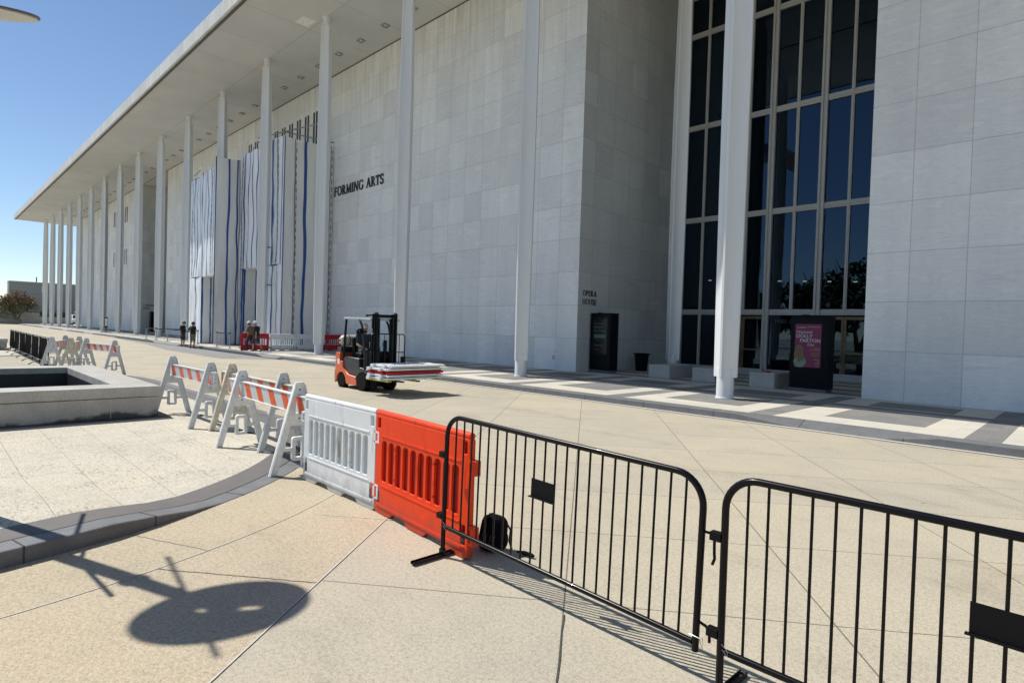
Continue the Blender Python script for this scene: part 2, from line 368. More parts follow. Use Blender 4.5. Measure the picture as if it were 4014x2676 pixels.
# island of paving round each fountain, a stadium plan with a granite rim
def island(ox, raised):
    R = 5.9; A, B = -11.5+ox, -20.5+ox; cy = -.7
    st = []
    for i in range(49): t = radians(-90+180*i/48); st.append((A+0*t, t))
    for i in range(49): t = radians(90+180*i/48); st.append((B, t))
    def h(cx, t):
        if not raised or cx != A: return .008
        d = math.degrees(t)
        k = min(1, max(0, (30.5-d)/13)); k = k*k*(3-2*k)
        if d < -40: k *= max(0, (d+80)/40)
        return .008+.125*k
    def ring(radii, dz, inner=False):
        mb = MB(); v = []; f = []
        for cx, t in st:
            for r in radii:
                k = 1.0
                if r < 4: k = max(0, (r-1.5)/2.5)
                v.append((cx+r*cos(t), cy+r*sin(t), .006+(h(cx, t)-.006)*k+dz))
        n = len(st); m = len(radii)
        for i in range(n):
            for j in range(m-1): f.append((i*m+j, i*m+j+1, ((i+1) % n)*m+j+1, ((i+1) % n)*m+j))
        return mb.add(v, f)
    struct('plaza_paving', ring([0, 1, 2, 3, 4, 4.7, 5.3], 0), PAVE)
    struct('granite_border', ring([5.3, 5.655], .002), GRAN_T)
    kb = ring([5.672, R-.012], .003); n0 = len(kb.v)
    v = []; f = []
    for cx, t in st:
        hh = h(cx, t)+.003
        v += [(cx+(R-.012)*cos(t), cy+(R-.012)*sin(t), hh), (cx+R*cos(t), cy+R*sin(t), hh-.006), (cx+R*cos(t), cy+R*sin(t), -.02)]
        v += [(cx+5.672*cos(t), cy+5.672*sin(t), hh), (cx+5.672*cos(t), cy+5.672*sin(t), -.02)]
    n = len(st)
    for i in range(n):
        a, b = i*5, ((i+1) % n)*5
        f += [(a, a+1, b+1, b), (a+1, a+2, b+2, b+1), (a+3, b+3, b+4, a+4)]
    kb.add(v, f); struct('kerb', kb, GRAN_D)
    jt = ring([5.65, 5.676], -.012); struct('border_joint', jt, CRACK)
    ex = MB()
    for t0 in (-21, 5, 12.5, 22.3, 33, 47, 61, 78):            # butt joints between the kerb stones
        t = radians(t0); q = [(A+r*cos(t), cy+r*sin(t)) for r in (5.665, R+.002)]
        hh = h(A, t); z = hh+.0055
        d = Vector((-sin(t), cos(t)))*.006
        ex.add([(q[0][0]-d.x, q[0][1]-d.y, z), (q[1][0]-d.x, q[1][1]-d.y, z), (q[1][0]+d.x, q[1][1]+d.y, z), (q[0][0]+d.x, q[0][1]+d.y, z)], [(0, 1, 2, 3)])
        o = (A+(R+.002)*cos(t), cy+(R+.002)*sin(t))
        ex.add([(o[0]-d.x, o[1]-d.y, z), (o[0]+d.x, o[1]+d.y, z), (o[0]+d.x, o[1]+d.y, -.01), (o[0]-d.x, o[1]-d.y, -.01)], [(0, 1, 2, 3)])
    if raised: struct('kerb_joints', ex, CRACK, 0)
island(0, True); island(-27.8, False)
j = MB()
j.ribbon([(-11.5+6.8*cos(radians(a)), -.7+6.8*sin(radians(a))) for a in range(-60, 60, 2)], .010, .0075)
def onL(x0, y0, dx, dy, t): return (x0+dx*t, y0+dy*t)
BIG = lambda t: (-1.9*.792-.61*t, -1.9*.61+.792*t)
j.ribbon([BIG(-1.5), BIG(3), BIG(7.0)], .011, .0062)
j.ribbon([(-5.42, 2.83), (-4.80, 3.31)], .008, .0085)
struct('pavement_sealant', j, CAULK, 0)
ap = MB(); v = []; n_ = 80
for i in range(n_+1):
    a = radians(-100+205*i/n_); v += [(-11.5+5.9*cos(a), -.7+5.9*sin(a), .004), (-11.5+6.8*cos(a), -.7+6.8*sin(a), .004)]
ap.add(v, [(2*i, 2*i+1, 2*i+3, 2*i+2) for i in range(n_)]); struct('apron_paving', ap, ROADA, 0)
ap = MB(); q = [(-11.5+6.79*cos(radians(a)), -.7+6.79*sin(radians(a)), .003) for a in range(-30, 45, 3)] + [BIG(6.6)+(.003,), BIG(-1.5)+(.003,)]
ap.add(q, [tuple(range(len(q)))]); struct('wedge_paving', ap, ROADW, 0)
j = MB()
def wob(p0, p1, w, z=.0048, amp=.006, n=26):
    pts = []
    for i in range(n+1):
        t = i/n; pts.append((p0[0]+(p1[0]-p0[0])*t+random.uniform(-amp, amp), p0[1]+(p1[1]-p0[1])*t+random.uniform(-amp, amp)))
    j.ribbon(pts, w, z)
wob((-5.98, 1.30), (-5.13, 1.70), .008); wob((-5.0, 1.28), (-3.99, 2.07), .007, .0062); wob((-.75, .82), (-2.48, 3.06), .011)
wob((-21.22, 5.3), (-17.97, 12.7), .03, n=8)
struct('open_joints', j, CRACK, 0)
c = MB(); c.add([(-66, 12.8, .004), (-50.75, 11.9, .004), (-40.8, 10.76, .004), (-31.3, 10.70, .004), (-29.6, 13.3, .004), (-66, 13.3, .004)], [(0, 1, 2, 3, 4, 5)])
struct('crossing', c, ASPH, 0)

# ------------------------------------------------------------------ sidewalk under the columns
RAMPS = [(-5.9, -4.5, -2.95, -2.05), (-33.2, -32.2, -30.6, -29.9), (-54, -53, -47.5, -46.5), (-82, -81, -77.5, -76.5), (-96.5, -95.4, -93, -92), (-114, -112.9, -107.7, -106.5)]
def kz(x):
    for a, b, c_, d in RAMPS:
        if a < x < d:
            k = (b-x)/(b-a) if x < b else ((x-c_)/(d-c_) if x > c_ else 0)
            return .008+.142*max(0, k)
    return .15
xs = sorted(set([-150, 60]+[v for r in RAMPS for v in r]+[-150+2.1*i for i in range(101)]))
s = MB(); v = []; f = []
for x in xs: v += [(x, 13.62, .15), (x, 60, .15)]
for i in range(len(xs)-1): f.append((2*i, 2*i+2, 2*i+3, 2*i+1))
s.add(v, f); struct('sidewalk', s, SIDE, 0)
s = MB(); v = []; f = []
for x in xs:
    z = kz(x); v += [(x, 13.62, .15), (x, 13.22, z), (x, 13.205, max(z-.01, .004)), (x, 13.2, -.02)]
for i in range(len(xs)-1):
    for q in range(3): f.append((4*i+q, 4*i+4+q, 4*i+5+q, 4*i+1+q))
s.add(v, f); struct('sidewalk_kerb', s, GRAN_D, 30)
s = MB()
for x in [-147+1.9*i for i in range(108)]:
    z = kz(x); s.add([(x, 13.198, z-.004), (x+.012, 13.198, z-.004), (x+.012, 13.198, 0), (x, 13.198, 0)], [(0, 1, 2, 3)])
    s.add([(x, 13.21, z+.003), (x+.012, 13.21, z+.003), (x+.012, 13.62, .1535), (x, 13.62, .1535)], [(0, 1, 2, 3)])
struct('sidewalk_kerb_joints', s, CRACK, 0)
s = MB(); s.ribbon([(-147, 13.12), (60, 13.12)], .16, .004); struct('gutter_edge', s, CAULK, 0)
s = MB(); s.ribbon([(-147, 13.045), (60, 13.02)], .06, .0045); struct('gutter_slot', s, CRACK, 0)
s = MB()
for k in range(-36, 14):
    cx = -7.47+4.01*k
    for y0, y1 in ((14.66, 17.1), (18.1, 19.6)): s.box(cx-1.05 if k % 2 == 0 else cx-.95, y0, .1, cx+1.05 if k % 2 == 0 else cx+.95, y1, .154)
    s.box(cx+2.0-.27, 13.63, .1, cx+2.0+.27, 20.2, .154)
s.box(-145, 17.35, .1, 60, 17.85, .1583)
s.box(-16.1, 20.8, .1, -5.2, 21.4, .154); s.box(-16.1, 22.6, .1, -5.2, 23.2, .154); s.box(-16.1, 24.6, .1, -5.2, 25.2, .154); s.box(-16.1, 26.4, .1, -5.2, 27.0, .154)
struct('sidewalk_pattern', s, SIDED, 0)

# ------------------------------------------------------------------ the building
hall = thing('performing_arts_center', 'vast white marble performing arts hall with a flat overhanging roof on slender white columns', 'building')
WY, GY = 20.25, 28.2
def wall(x0, x1, nm='wall'):
    m = MB(); m.box(x0, WY, .02, x1, WY+.9, 19.16); return part(nm, m, MX, hall, 0)
wall(-127.7, -88.38); wall(-77.28, -16.2); wall(-5.1, 60)
for x in (-88.38, -77.28, -16.2, -5.1):
    m = MB(); sgn = -1 if x in (-88.38, -16.2) else 1
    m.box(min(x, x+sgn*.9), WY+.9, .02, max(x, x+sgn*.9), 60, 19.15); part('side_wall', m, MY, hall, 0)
# thin reveal of side cladding on the wall ends, 3 mm proud
for x in (-88.38, -16.2):
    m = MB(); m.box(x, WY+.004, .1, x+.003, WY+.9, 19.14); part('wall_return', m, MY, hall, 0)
m = MB(); m.box(-127.7, WY+.9, .02, -127.0, 60, 19.15); part('end_wall', m, MY, hall, 0)
roof = part('roof', MB().box(-140.7, 12.15, 19.16, 70, 75, 19.95), mat('flat roof', (.5, .5, .48)), hall, 0)
part('soffit', MB().box(-140.6, 12.30, 19.145, 70, 74.9, 19.157), SOFF, roof, 0)
part('fascia', MB().box(-140.7, 12.0, 19.17, 70, 12.14, 20.02), FASC, roof, 0)
part('fascia_end', MB().box(-140.84, 12.0, 19.17, -140.71, 75, 20.02), FASC, roof, 0)
part('drip_edge', MB().box(-140.7, 12.14, 19.11, 70, 12.29, 19.158), mat('dark drip groove', (.1, .1, .09)), roof, 0)
part('wall_shadow_gap', MB().box(-127.6, WY-.03, 19.10, 60, WY-.002, 19.144), mat('black joint strip', (.03, .028, .025)), hall, 0)

def column_sections():
    zs = [(.76, .335), (3, .36), (6, .382), (9.5, .395), (13, .382), (16, .35), (18.62, .305)]
    pts2 = []
    for L in [z[1] for z in zs]:
        q = []
        for k in range(4):
            a = k*pi/2; ca, sa = cos(a), sin(a)
            loc = [(L, -.03), (L, .03)]
            cc = .53*L/.38; r = sqrt((cc-L)**2+(cc-.03)**2)
            a0 = atan2(.03-cc, L-cc); a1 = atan2(L-cc, .03-cc)
            if a1 > 0: a1 -= 2*pi
            for i in range(1, 6):
                t = a0+(a1-a0)*i/6; loc.append((cc+r*cos(t), cc+r*sin(t)))
            q += [(x*ca-y*sa, x*sa+y*ca) for x, y in loc]
        pts2.append(q)
    return zs, pts2
def column_mesh():
    mb = MB(); zs, q = column_sections(); n = len(q[0])
    v = [(x, y, zs[i][0]) for i in range(len(zs)) for x, y in q[i]]
    f = [(i*n+k, i*n+(k+1) % n, (i+1)*n+(k+1) % n, (i+1)*n+k) for i in range(len(zs)-1) for k in range(n)]
    f += [tuple(reversed(range(n))), tuple((len(zs)-1)*n+k for k in range(n))]
    return mb.add(v, f)
colp = part('column', column_mesh(), PAINT, hall, 30)
core = part('column_core', MB().lathe([(.255, .15), (.255, .19), (.236, .2), (.236, 1.0)], 28), PAINT, colp, 40)
capp = part('column_cap', MB().lathe([(.2, 18.3), (.2, 19.05), (.24, 19.06), (.24, 19.144)], 28), PAINT, colp, 40)
colp.location = (-7.466, 16.074, 0)
for k in list(range(-16, 0))+[1, 2, 3]:
    c_ = colp.copy(); COL.objects.link(c_); c_.parent = hall; c_.location = (-7.466+8.019*k, 16.074, 0)
    for cc_ in (core, capp): d_ = cc_.copy(); COL.objects.link(d_); d_.parent = c_
for x in (-13.70,):                                     # columns inside the recess, against the glass
    c_ = colp.copy(); COL.objects.link(c_); c_.parent = hall; c_.location = (x, 24.09, 0); c_.rotation_euler = (0, 0, 0)
    for cc_ in (core, capp): d_ = cc_.copy(); COL.objects.link(d_); d_.parent = c_

# curtain wall of the recess
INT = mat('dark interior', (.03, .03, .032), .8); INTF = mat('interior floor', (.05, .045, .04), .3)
TRZ = [3.1, 7.8, 12.53, 17.25]
def curtain(dx, near):
    X0, X1 = -16.2+dx, -5.1+dx; fr = MB()
    thick = [-15.68, -13.45, -11.22, -8.99, -6.76]; thin = [-14.56, -12.33, -10.10, -7.87, -5.64]
    for z in TRZ: fr.box(X0, GY-.09, z-.13, X1, GY+.1, z+.13); fr.box(X0, GY-.12, z-.045, X1, GY-.088, z+.03)
    fr.box(X0, GY-.1, .15, X1, GY+.1, .42)
    for x in thick:
        x += dx
        for s_ in (-1, 1): fr.box(x+s_*.09-.045, GY-.16, .15, x+s_*.09+.045, GY+.11, 19.15)
        fr.box(x-.05, GY-.10, .15, x+.05, GY+.08, 19.14)
    for x in thin:
        x += dx
        fr.box(x-.065, GY-.1, .42 if x-dx < -13.5 or x-dx > -6 else 3.1, x+.065, GY+.105, 19.14); fr.box(x-.02, GY-.125, 3.1, x+.02, GY-.098, 19.14)
    wf = part('window_frame', fr, ALU, hall, 0)
    allx = sorted(thick+thin+[-16.2, -5.1]); zz = [.42]+TRZ+[19.14]
    if near:
        for i in range(len(allx)-1):
            for k in range(len(zz)-1):
                a, b = allx[i]+dx, allx[i+1]+dx
                if k == 0 and (-13.5 < allx[i] < -11.3 or -9.0 < allx[i] < -6.8): continue
                if k == 0 and -11.3 < allx[i] < -9.0:
                    if allx[i] > -10.2: continue
                    b = allx[i+2]+dx
                pn = MB().box(a, GY-.012, zz[k], b, GY+.004, zz[k+1])
                part('pane', pn, GLASS, wf, 0)
    else: part('pane', MB().box(X0, GY-.012, .4, X1, GY+.004, 19.1), GLASS, wf, 0)
    for d0 in (-13.35, -8.89):                                # two bays of brass double doors
        for s_ in range(2):
            a = d0+dx+s_*1.015; b = a+1.015; d = MB()
            d.box(a+.01, GY-.05, .16, a+.10, GY+.02, 2.90); d.box(b-.10, GY-.05, .16, b-.01, GY+.02, 2.90)
            d.box(a+.10, GY-.05, 2.78, b-.10, GY+.02, 2.90); d.box(a+.10, GY-.05, .16, b-.10, GY+.02, .38)
            if near: d.box(a+.10, GY-.05, 1.28, b-.10, GY+.02, 1.36)
            do = part('door', d, BRASS, hall, 0)
            part('door_glass', MB().box(a+.10, GY-.012, .38, b-.10, GY, 2.78), GLASS, do, 0)
            if near: part('handle', MB().tube([(b-.07 if s_ == 0 else a+.07, GY-.1, .9), (b-.07 if s_ == 0 else a+.07, GY-.1, 1.25)], .018), BRASS, do)
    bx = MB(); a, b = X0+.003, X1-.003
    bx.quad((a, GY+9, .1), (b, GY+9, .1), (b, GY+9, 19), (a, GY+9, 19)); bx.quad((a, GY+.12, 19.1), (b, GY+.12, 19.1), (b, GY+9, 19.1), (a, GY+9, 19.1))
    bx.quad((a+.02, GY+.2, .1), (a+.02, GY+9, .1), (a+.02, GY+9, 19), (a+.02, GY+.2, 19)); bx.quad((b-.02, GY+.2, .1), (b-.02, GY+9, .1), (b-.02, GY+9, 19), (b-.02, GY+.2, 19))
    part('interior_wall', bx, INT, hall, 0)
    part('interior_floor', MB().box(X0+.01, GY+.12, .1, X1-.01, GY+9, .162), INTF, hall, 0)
curtain(0, True); curtain(-72.18, False)
LAMPG = emis('warm lobby lamp glow', (1, .9, .72), 9)
for x, y, z in ((-15.1, 30.2, 4.9), (-14.2, 30.2, 4.9), (-11.5, 30.4, 4.75), (-10.3, 30.4, 4.7), (-9.2, 30.4, 4.65), (-8.1, 30.4, 4.6)):
    part('lobby_lamp', MB().cb((x, y, z), (.16, .05, .04)), LAMPG, hall, 0)
# slot windows high on the wall
SLOT = mat('slot window dark', (.03, .032, .035), .25)
for k in range(0, 10):
    cx = -41.05-1.336*k
    for s_ in (-1, 1):
        wn = part('window', MB().box(cx+s_*.21-.12, WY-.018, 13.2, cx+s_*.21+.12, WY+.02, 17.27), SLOT, hall, 0)
for cx in (-96.7, -103.2):
    for z0, z1 in ((15.15, 17.3), (9.3, 11.45)):
        for s_ in (-1, 1): part('window', MB().box(cx+s_*.5-.26, WY-.018, z0, cx+s_*.5+.26, WY+.02, z1), SLOT, hall, 0)
for x in (-9.5, -31.5, -36.0, -58.0):
    part('wall_outlet', MB().box(-17.55 if x == -9.5 else x, WY-.012, .62, (-17.55 if x == -9.5 else x)+.13, WY, .82), mat('outlet cover', (.42, .44, .46)), hall, 0)
# recessed lights and a pale hatch in the soffit
LB = mat('recessed lamp housing', (.36, .35, .33), .5); LD = mat('lamp glass', (.62, .62, .6), .2)
n_l = 0
for k in range(-45, 6):
    x = -32.40+2.673*k/1.0
    if x < -126 or x > 0: continue
    lf = MB(); a, b, z0, z1 = .19, .15, 19.06, 19.144
    for q in ((-a, -a, a, -b), (-a, b, a, a), (-a, -b, -b, b), (b, -b, a, b)): lf.box(x+q[0], 18.76+q[1], z0, x+q[2], 18.76+q[3], z1)
    l = part('ceiling_light', lf, LB, hall, 0)
    part('lens', MB().ell((x, 18.76, 19.11), (.12, .12, .045), 12, 6), LD, l)
part('hatch', MB().box(-33.4, 15.1, 19.128, -32.4, 15.85, 19.144), mat('white hatch panel', (.78, .78, .75)), hall, 0)
# lettering
TK, TN = .185, .08
wd, L = word('FORMING ARTS', .62, .05, .075); TK, TN = .15, .065; SX = 6.2/L
o = part('lettering', wd, BLACKL, hall, 0); o.scale = (SX, 1, 1); o.location = (-37.95, WY-.01, 10.70)
Mr = Matrix.Rotation(pi/2, 4, 'Z')
for dx in (0, -72.18):
    txt = ('OPERA', 'HOUSE') if dx == 0 else ('CONCERT', 'HALL')
    for i, t in enumerate(txt):
        wd, L = word(t, .235, .02, .08); o = part('lettering', wd, BLACKL, hall, 0)
        o.rotation_euler = (0, 0, pi/2); o.location = (-16.2+dx+.004, 20.56, 3.50-.375*i)
wd, L = word('HALL OF NATIONS', .17, .006, .09)
o = part('lettering', wd, mat('pale letter film', (.10, .10, .10)), hall, 0); o.location = (-10.80, GY-.015, 2.60)
# wall camera
cm = MB(); cm.cb((-16.1, 26.3, 3.45), (.2, .05, .05)); cm.tube([(-16.02, 26.3, 3.45), (-15.75, 26.25, 3.40)], .055, 12)
part('security_camera', cm, mat('pale camera shell', (.5, .5, .5)), hall)

# ------------------------------------------------------------------ fountains
def fountain(cx, label):
    t = thing('fountain', label, 'fountain', (cx, -.7, 0), 0, 'raised granite fountain basins')
    X, Y, xi, yi, H = 3.15, 4.0, 2.42, 3.34, .60
    base = MB()
    for q in ((-X+.03, -Y+.03, X-.03, -yi), (-X+.03, yi, X-.03, Y-.03), (-X+.03, -yi, -xi, yi), (xi, -yi, X-.03, yi)): base.box(q[0], q[1], 0, q[2], q[3], .395)
    part('basin_wall', base, GRAN_F, t, 0)
    cp = MB()
    for q in ((-X, -Y, X, -yi), (-X, yi, X, Y), (-X, -yi, -xi, yi), (xi, -yi, X, yi)): cp.box(q[0], q[1], .41, q[2], q[3], H)
    part('coping', cp, GRAN_F, t, 0, .006)
    ln = MB()
    for q in ((-xi+.001, -yi+.001, -xi+.02, yi-.001), (xi-.02, -yi+.001, xi-.001, yi-.001), (-xi+.02, -yi+.001, xi-.02, -yi+.02), (-xi+.02, yi-.02, xi-.02, yi-.001)): ln.box(q[0], q[1], .02, q[2], q[3], .46)
    part('basin_lining', ln, mat('black basin lining', (.02, .022, .024), .35), t, 0)  # dark sheets added to blacken the inside of the basin
    part('water', MB().box(-xi+.003, -yi+.003, .02, xi-.003, yi-.003, .12), WATER, t, 0)
    part('footing', MB().box(-X-.16, -Y-.16, -.02, X+.16, Y+.16, .022), GRAN_T, t, 0)
    part('foot_strip', MB().box(-X-.10, -Y-.10, -.02, X+.10, Y+.10, .026), DARKM, t, 0)  # near black strip round the foot of the basin
    jo = MB()
    for y in (-2.3, -.5, 1.35, 3.2): jo.box(X-.03, y, .02, X-.0275, y+.008, .395)
    part('stone_joints', jo, CAULK, t, 0)
    nz = MB()
    for x, y in ((0, 0), (1.6, 1.8), (1.6, -.4), (-1.2, 1.6)): nz.lathe([(.07, .1), (.07, .17), (.04, .2), (.02, .26)], 10, (x, y, 0))
    part('nozzles', nz, mat('wet steel nozzle', (.3, .32, .33), .3, metal=.8), t)
fountain(-15.98, 'low granite fountain basin with dark water, near the striped barricades')
fountain(-43.8, 'second granite fountain basin behind the row of black covered crowd fences')

# ------------------------------------------------------------------ far end: building, planters, trees
fb = thing('distant_building', 'long blank grey block far beyond the end of the colonnade', 'building', (0, 0, 0))
GREYW = mat('grey ribbed concrete', (.30, .31, .30), .85, var=.1, scale=1.2, vscale=(.2, .2, 3), bmp=.4)
part('wall', MB().box(-186, 14.85, -1, -182, 80, 9.6), GREYW, fb, 0)
part('roof', MB().box(-186.1, 14.8, 9.6, -181.92, 80.2, 9.78), mat('roof edge pale', (.5, .5, .48)), fb, 0)
rv = MB()
for y, hgt in ((20.1, 1.3), (26, .35), (31, .3), (37, .3), (42, .4)): rv.tube([(-184, y, 9.78), (-184, y, 9.78+hgt)], .12, 6)
part('roof_vent', rv, DARKM, fb)
ex = MB()
for y in range(17, 79, 4): ex.box(-181.995, y, .3, -181.9, y+2.6, 2.1)
part('opening', ex, SLOT, fb, 0)

LEAFG = mat('dark green leaf', (.055, .085, .03), .6, var=.5, scale=1.4)
LEAFR = mat('reddish autumn leaf', (.20, .12, .055), .6, var=.55, scale=1.1)
LEAFM = mat('olive leaf', (.13, .135, .06), .6, var=.5, scale=1.5)
BARK = mat('grey brown bark', (.16, .125, .10), .9, var=.3, scale=6, bmp=.5)
def tree(name, label, cat, loc, h, r, lm, trunk_h, n=2600, leaf=.16, group=None, seed=1, multi=3, under=None):
    rn = random.Random(seed); t = thing(name, label, cat, loc, 0, group)
    tr = MB(); tips = []
    for k in range(multi):
        a = 2*pi*k/multi+rn.uniform(-.4, .4); sp = r*.16*(multi > 1)
        b0 = Vector((0.12*cos(a)*(multi > 1), .12*sin(a)*(multi > 1), 0)); b1 = Vector((sp*cos(a), sp*sin(a), trunk_h))
        tr.tube([b0, (b0+b1)/2+Vector((rn.uniform(-.1, .1), rn.uniform(-.1, .1), 0)), b1], [h*.026, h*.02, h*.016], 7)
        for q in range(4):
            a2 = a+rn.uniform(-1.1, 1.1); L_ = r*rn.uniform(.45, .85)
            b2 = b1+Vector((cos(a2)*L_*.6, sin(a2)*L_*.6, (h-trunk_h)*rn.uniform(.3, .6))); b3 = b2+Vector((cos(a2)*L_*.4, sin(a2)*L_*.4, (h-trunk_h)*rn.uniform(.1, .3)))
            tr.tube([b1, b2, b3], [h*.012, h*.007, h*.003], 5); tips += [b2, b3]
    part('trunk', tr, BARK, t)
    cl = []
    for k in range(34):
        a = rn.uniform(0, 2*pi); u = sqrt(rn.random()); zz = rn.random()
        rr = r*(.95-.45*abs(zz-.35)); cl.append((Vector((cos(a)*u*rr*.85, sin(a)*u*rr*.85, trunk_h+(h-trunk_h)*(.12+.76*zz*(1-.35*u)))), r*rn.uniform(.16, .3)))
    def leaves(nn, zf):
        mb = MB(); v = []; f = []
        for i in range(nn):
            c0, cr = rn.choice(cl)
            d = Vector((rn.gauss(0, 1), rn.gauss(0, 1), rn.gauss(0, .7))).normalized()*cr*rn.uniform(.55, 1.1)
            p = c0+d
            if not zf(p): continue
            a = Vector((rn.gauss(0, 1), rn.gauss(0, 1), rn.gauss(0, 1))).normalized(); b = a.cross(Vector((rn.gauss(0, 1), rn.gauss(0, 1), rn.gauss(0, 1)))).normalized()
            s_ = leaf*rn.uniform(.6, 1.4); k = len(v)
            v += [p-a*s_, p+b*s_*.55, p+a*s_, p-b*s_*.55]; f.append((k, k+1, k+2, k+3))
        return mb.add(v, f)
    zc = trunk_h+(h-trunk_h)*.5
    if under:
        part('crown', leaves(n, lambda p: p.z > zc+rn.uniform(-.8, .8)), lm, t, 0); part('crown', leaves(n, lambda p: p.z <= zc+rn.uniform(-.8, .8)), under, t, 0)
    else: part('crown', leaves(n, lambda p: True), lm, t, 0)
    return t
tree('crape_myrtle', 'round reddish tree with many thin stems growing from the far left planter', 'tree', (-150, 13.4, .9), 5.5, 4.5, LEAFR, 1.2, 5200, .17, seed=3, multi=6, under=LEAFM)
tree('evergreen_tree', 'low bright green bushy tree behind the reddish tree at the far left edge', 'tree', (-158, 9.0, .5), 5.5, 4.2, mat('bright green leaf', (.09, .15, .03), .6, var=.4, scale=2), .8, 2200, .22, seed=5)
tree('dark_tree', 'dark leafy treetop peeping above the reddish tree at the far left', 'tree', (-190, 8.0, .0), 9.0, 4.4, LEAFG, 4, 2600, .3, seed=8)
CONC = mat('weathered planter concrete', (.36, .345, .31), .85, var=.14, scale=2)
pl = thing('planter_wall', 'long low concrete planter wall holding the reddish tree and shrubs', 'planter', (0, 0, 0))
part('wall', MB().box(-152.5, 4.0, 0, -150.8, 14.1, 1.02), CONC, pl, 0, .02)
part('back_wall', MB().box(-160, 4.0, 0, -159.3, 18, 2.3), CONC, pl, 0, .02)
part('pier', MB().box(-151.8, 14.15, 0, -150.2, 16.5, 2.35), CONC, pl, 0, .02)
part('soil', MB().box(-159.2, 4.0, 0, -152.6, 14.1, .9), mat('planter soil', (.08, .06, .04), 1), pl, 0)
lw = thing('low_wall', 'low grey roadside wall running behind the last columns', 'wall', (0, 0, 0))
part('wall', MB().box(-170, 16.8, 0, -169.3, 60, 1.5), CONC, lw, 0, .02)
hd = MB(); rn = random.Random(4); v = []; f = []
for i in range(3200):
    p = Vector((-171.5+rn.gauss(0, .5), rn.uniform(17, 60), 1.4+abs(rn.gauss(0, .75)))); a = Vector((rn.gauss(0, 1), rn.gauss(0, 1), rn.gauss(0, 1))).normalized()*.28; b = Vector((rn.gauss(0, 1), rn.gauss(0, 1), rn.gauss(0, 1))).normalized()*.18
    k = len(v); v += [p-a, p+b, p+a, p-b]; f.append((k, k+1, k+2, k+3))
o = part('hedge', MB().add(v, f), LEAFG, None, 0); tag(o, 'dark clipped hedge growing behind the low wall beyond the last columns', 'hedge')

# van parked beyond the colonnade
vn = thing('parked_van', 'white van with dark blue windscreen parked between the far columns', 'van', (-140.5, 21.6, .15), radians(-4))
VW = mat('white van paint', (.78, .79, .8), .3, coat=.5); VG = mat('blue black van glass', (.02, .03, .08), .12)
b_ = MB(); sec = [(-2.6, .35, .95), (-2.6, .35, 1.2), (-2.5, .35, 2.0), (1.2, .35, 2.05), (1.9, .35, 1.35), (2.6, .35, 1.1), (2.65, .35, .5)]
out = [(-2.6, .35), (2.62, .35), (2.68, .8), (2.55, 1.15), (1.75, 1.3), (1.1, 2.02), (-2.45, 2.08), (-2.6, 1.9)]
bm_ = b_.prism([(a, b) for a, b in out], -.95, .95, Matrix.Rotation(pi/2, 4, 'X'))
part('body', b_, VW, vn, 30, .05)
ws = MB().add([(1.80, -.82, 1.33), (1.80, .82, 1.33), (1.17, .74, 1.97), (1.17, -.74, 1.97)], [(0, 1, 2, 3)]); part('windscreen', ws, VG, vn, 0)
part('bumper', MB().box(2.6, -.93, .32, 2.74, .93, .62), DARKM, vn, 0, .03)
part('grille', MB().box(2.6, -.5, .78, 2.69, .5, 1.0), VG, vn, 0)
for s_ in (-1, 1):
    part('headlight', MB().box(2.5, s_*.78-.14, .78, 2.66, s_*.78+.14, 1.0), LD, vn, 0, .03)
    part('side_window', MB().box(-2.1, s_*.952-.004, 1.35, .95, s_*.952+.004, 1.9), VG, vn, 0)
    for x in (-1.6, 1.7):
        wh = part('wheel', MB().lathe([(.2, -.12), (.34, -.12), (.36, -.08), (.36, .08), (.34, .12), (.2, .12)], 20, (0, 0, 0), Matrix.Translation((x, s_*.85, .36)) @ Matrix.Rotation(pi/2, 4, 'X')), DARKM, vn)
lp = thing('tall_pole', 'tall slim white pole with a small box standing by the last column', 'pole', (-139.6, 16.55, .15))
part('shaft', MB().tube([(0, 0, 0), (0, 0, 9), (0, 0, 18.5)], [.33, .26, .2], 10), VW, lp); part('box', MB().cb((0, -.3, 6.6), (.6, .35, 1.1)), LB, lp, 0)

# flagpole and trees on the plaza behind the viewer (they show in the glass)
fp = thing('flagpole', 'flagpole with a stars and stripes flag seen as a reflection in the tall windows', 'flagpole', (-41.9, -45, 0))
part('shaft', MB().tube([(0, 0, 0), (0, 0, 35.6)], [.24, .10], 10), mat('flagpole white', (.7, .7, .7), .3), fp); part('ball', MB().ell((0, 0, 35.75), (.2, .2, .2)), BRASS, fp)
RED, WHT, BLU = mat('flag red', (.25, .02, .025)), mat('flag white', (.45, .45, .45)), mat('flag blue', (.03, .05, .22))
def fy(x): return .35*sin(x*1.6)*min(1, x*.6), -.10*x*x
for k in range(13):
    st_ = MB(); v = []; f = []; x0 = 0 if k < 6 else 2.3
    if k >= 6: pass
    z1 = 34.8-.25*(12-k); z0 = z1-.25; xs_ = [(0 if k < 6 else 2.2)+(5.0-(0 if k < 6 else 2.2))*i/16 for i in range(17)]
    for x in xs_:
        a, b = fy(x); v += [(x+.1, a, z0+b), (x+.1, a, z1+b)]
    f = [(2*i, 2*i+2, 2*i+3, 2*i+1) for i in range(16)]
    part('stripe', MB().add(v, f), RED if k % 2 == 0 else WHT, fp)
v = []; 
for i in range(9):
    x = 2.2*i/8; a, b = fy(x); v += [(x+.1, a, 34.8-.25*6-.25+b), (x+.1, a, 34.8+b)]
cn = part('canton', MB().add(v, [(2*i, 2*i+2, 2*i+3, 2*i+1) for i in range(8)]), BLU, fp)
sm = MB()
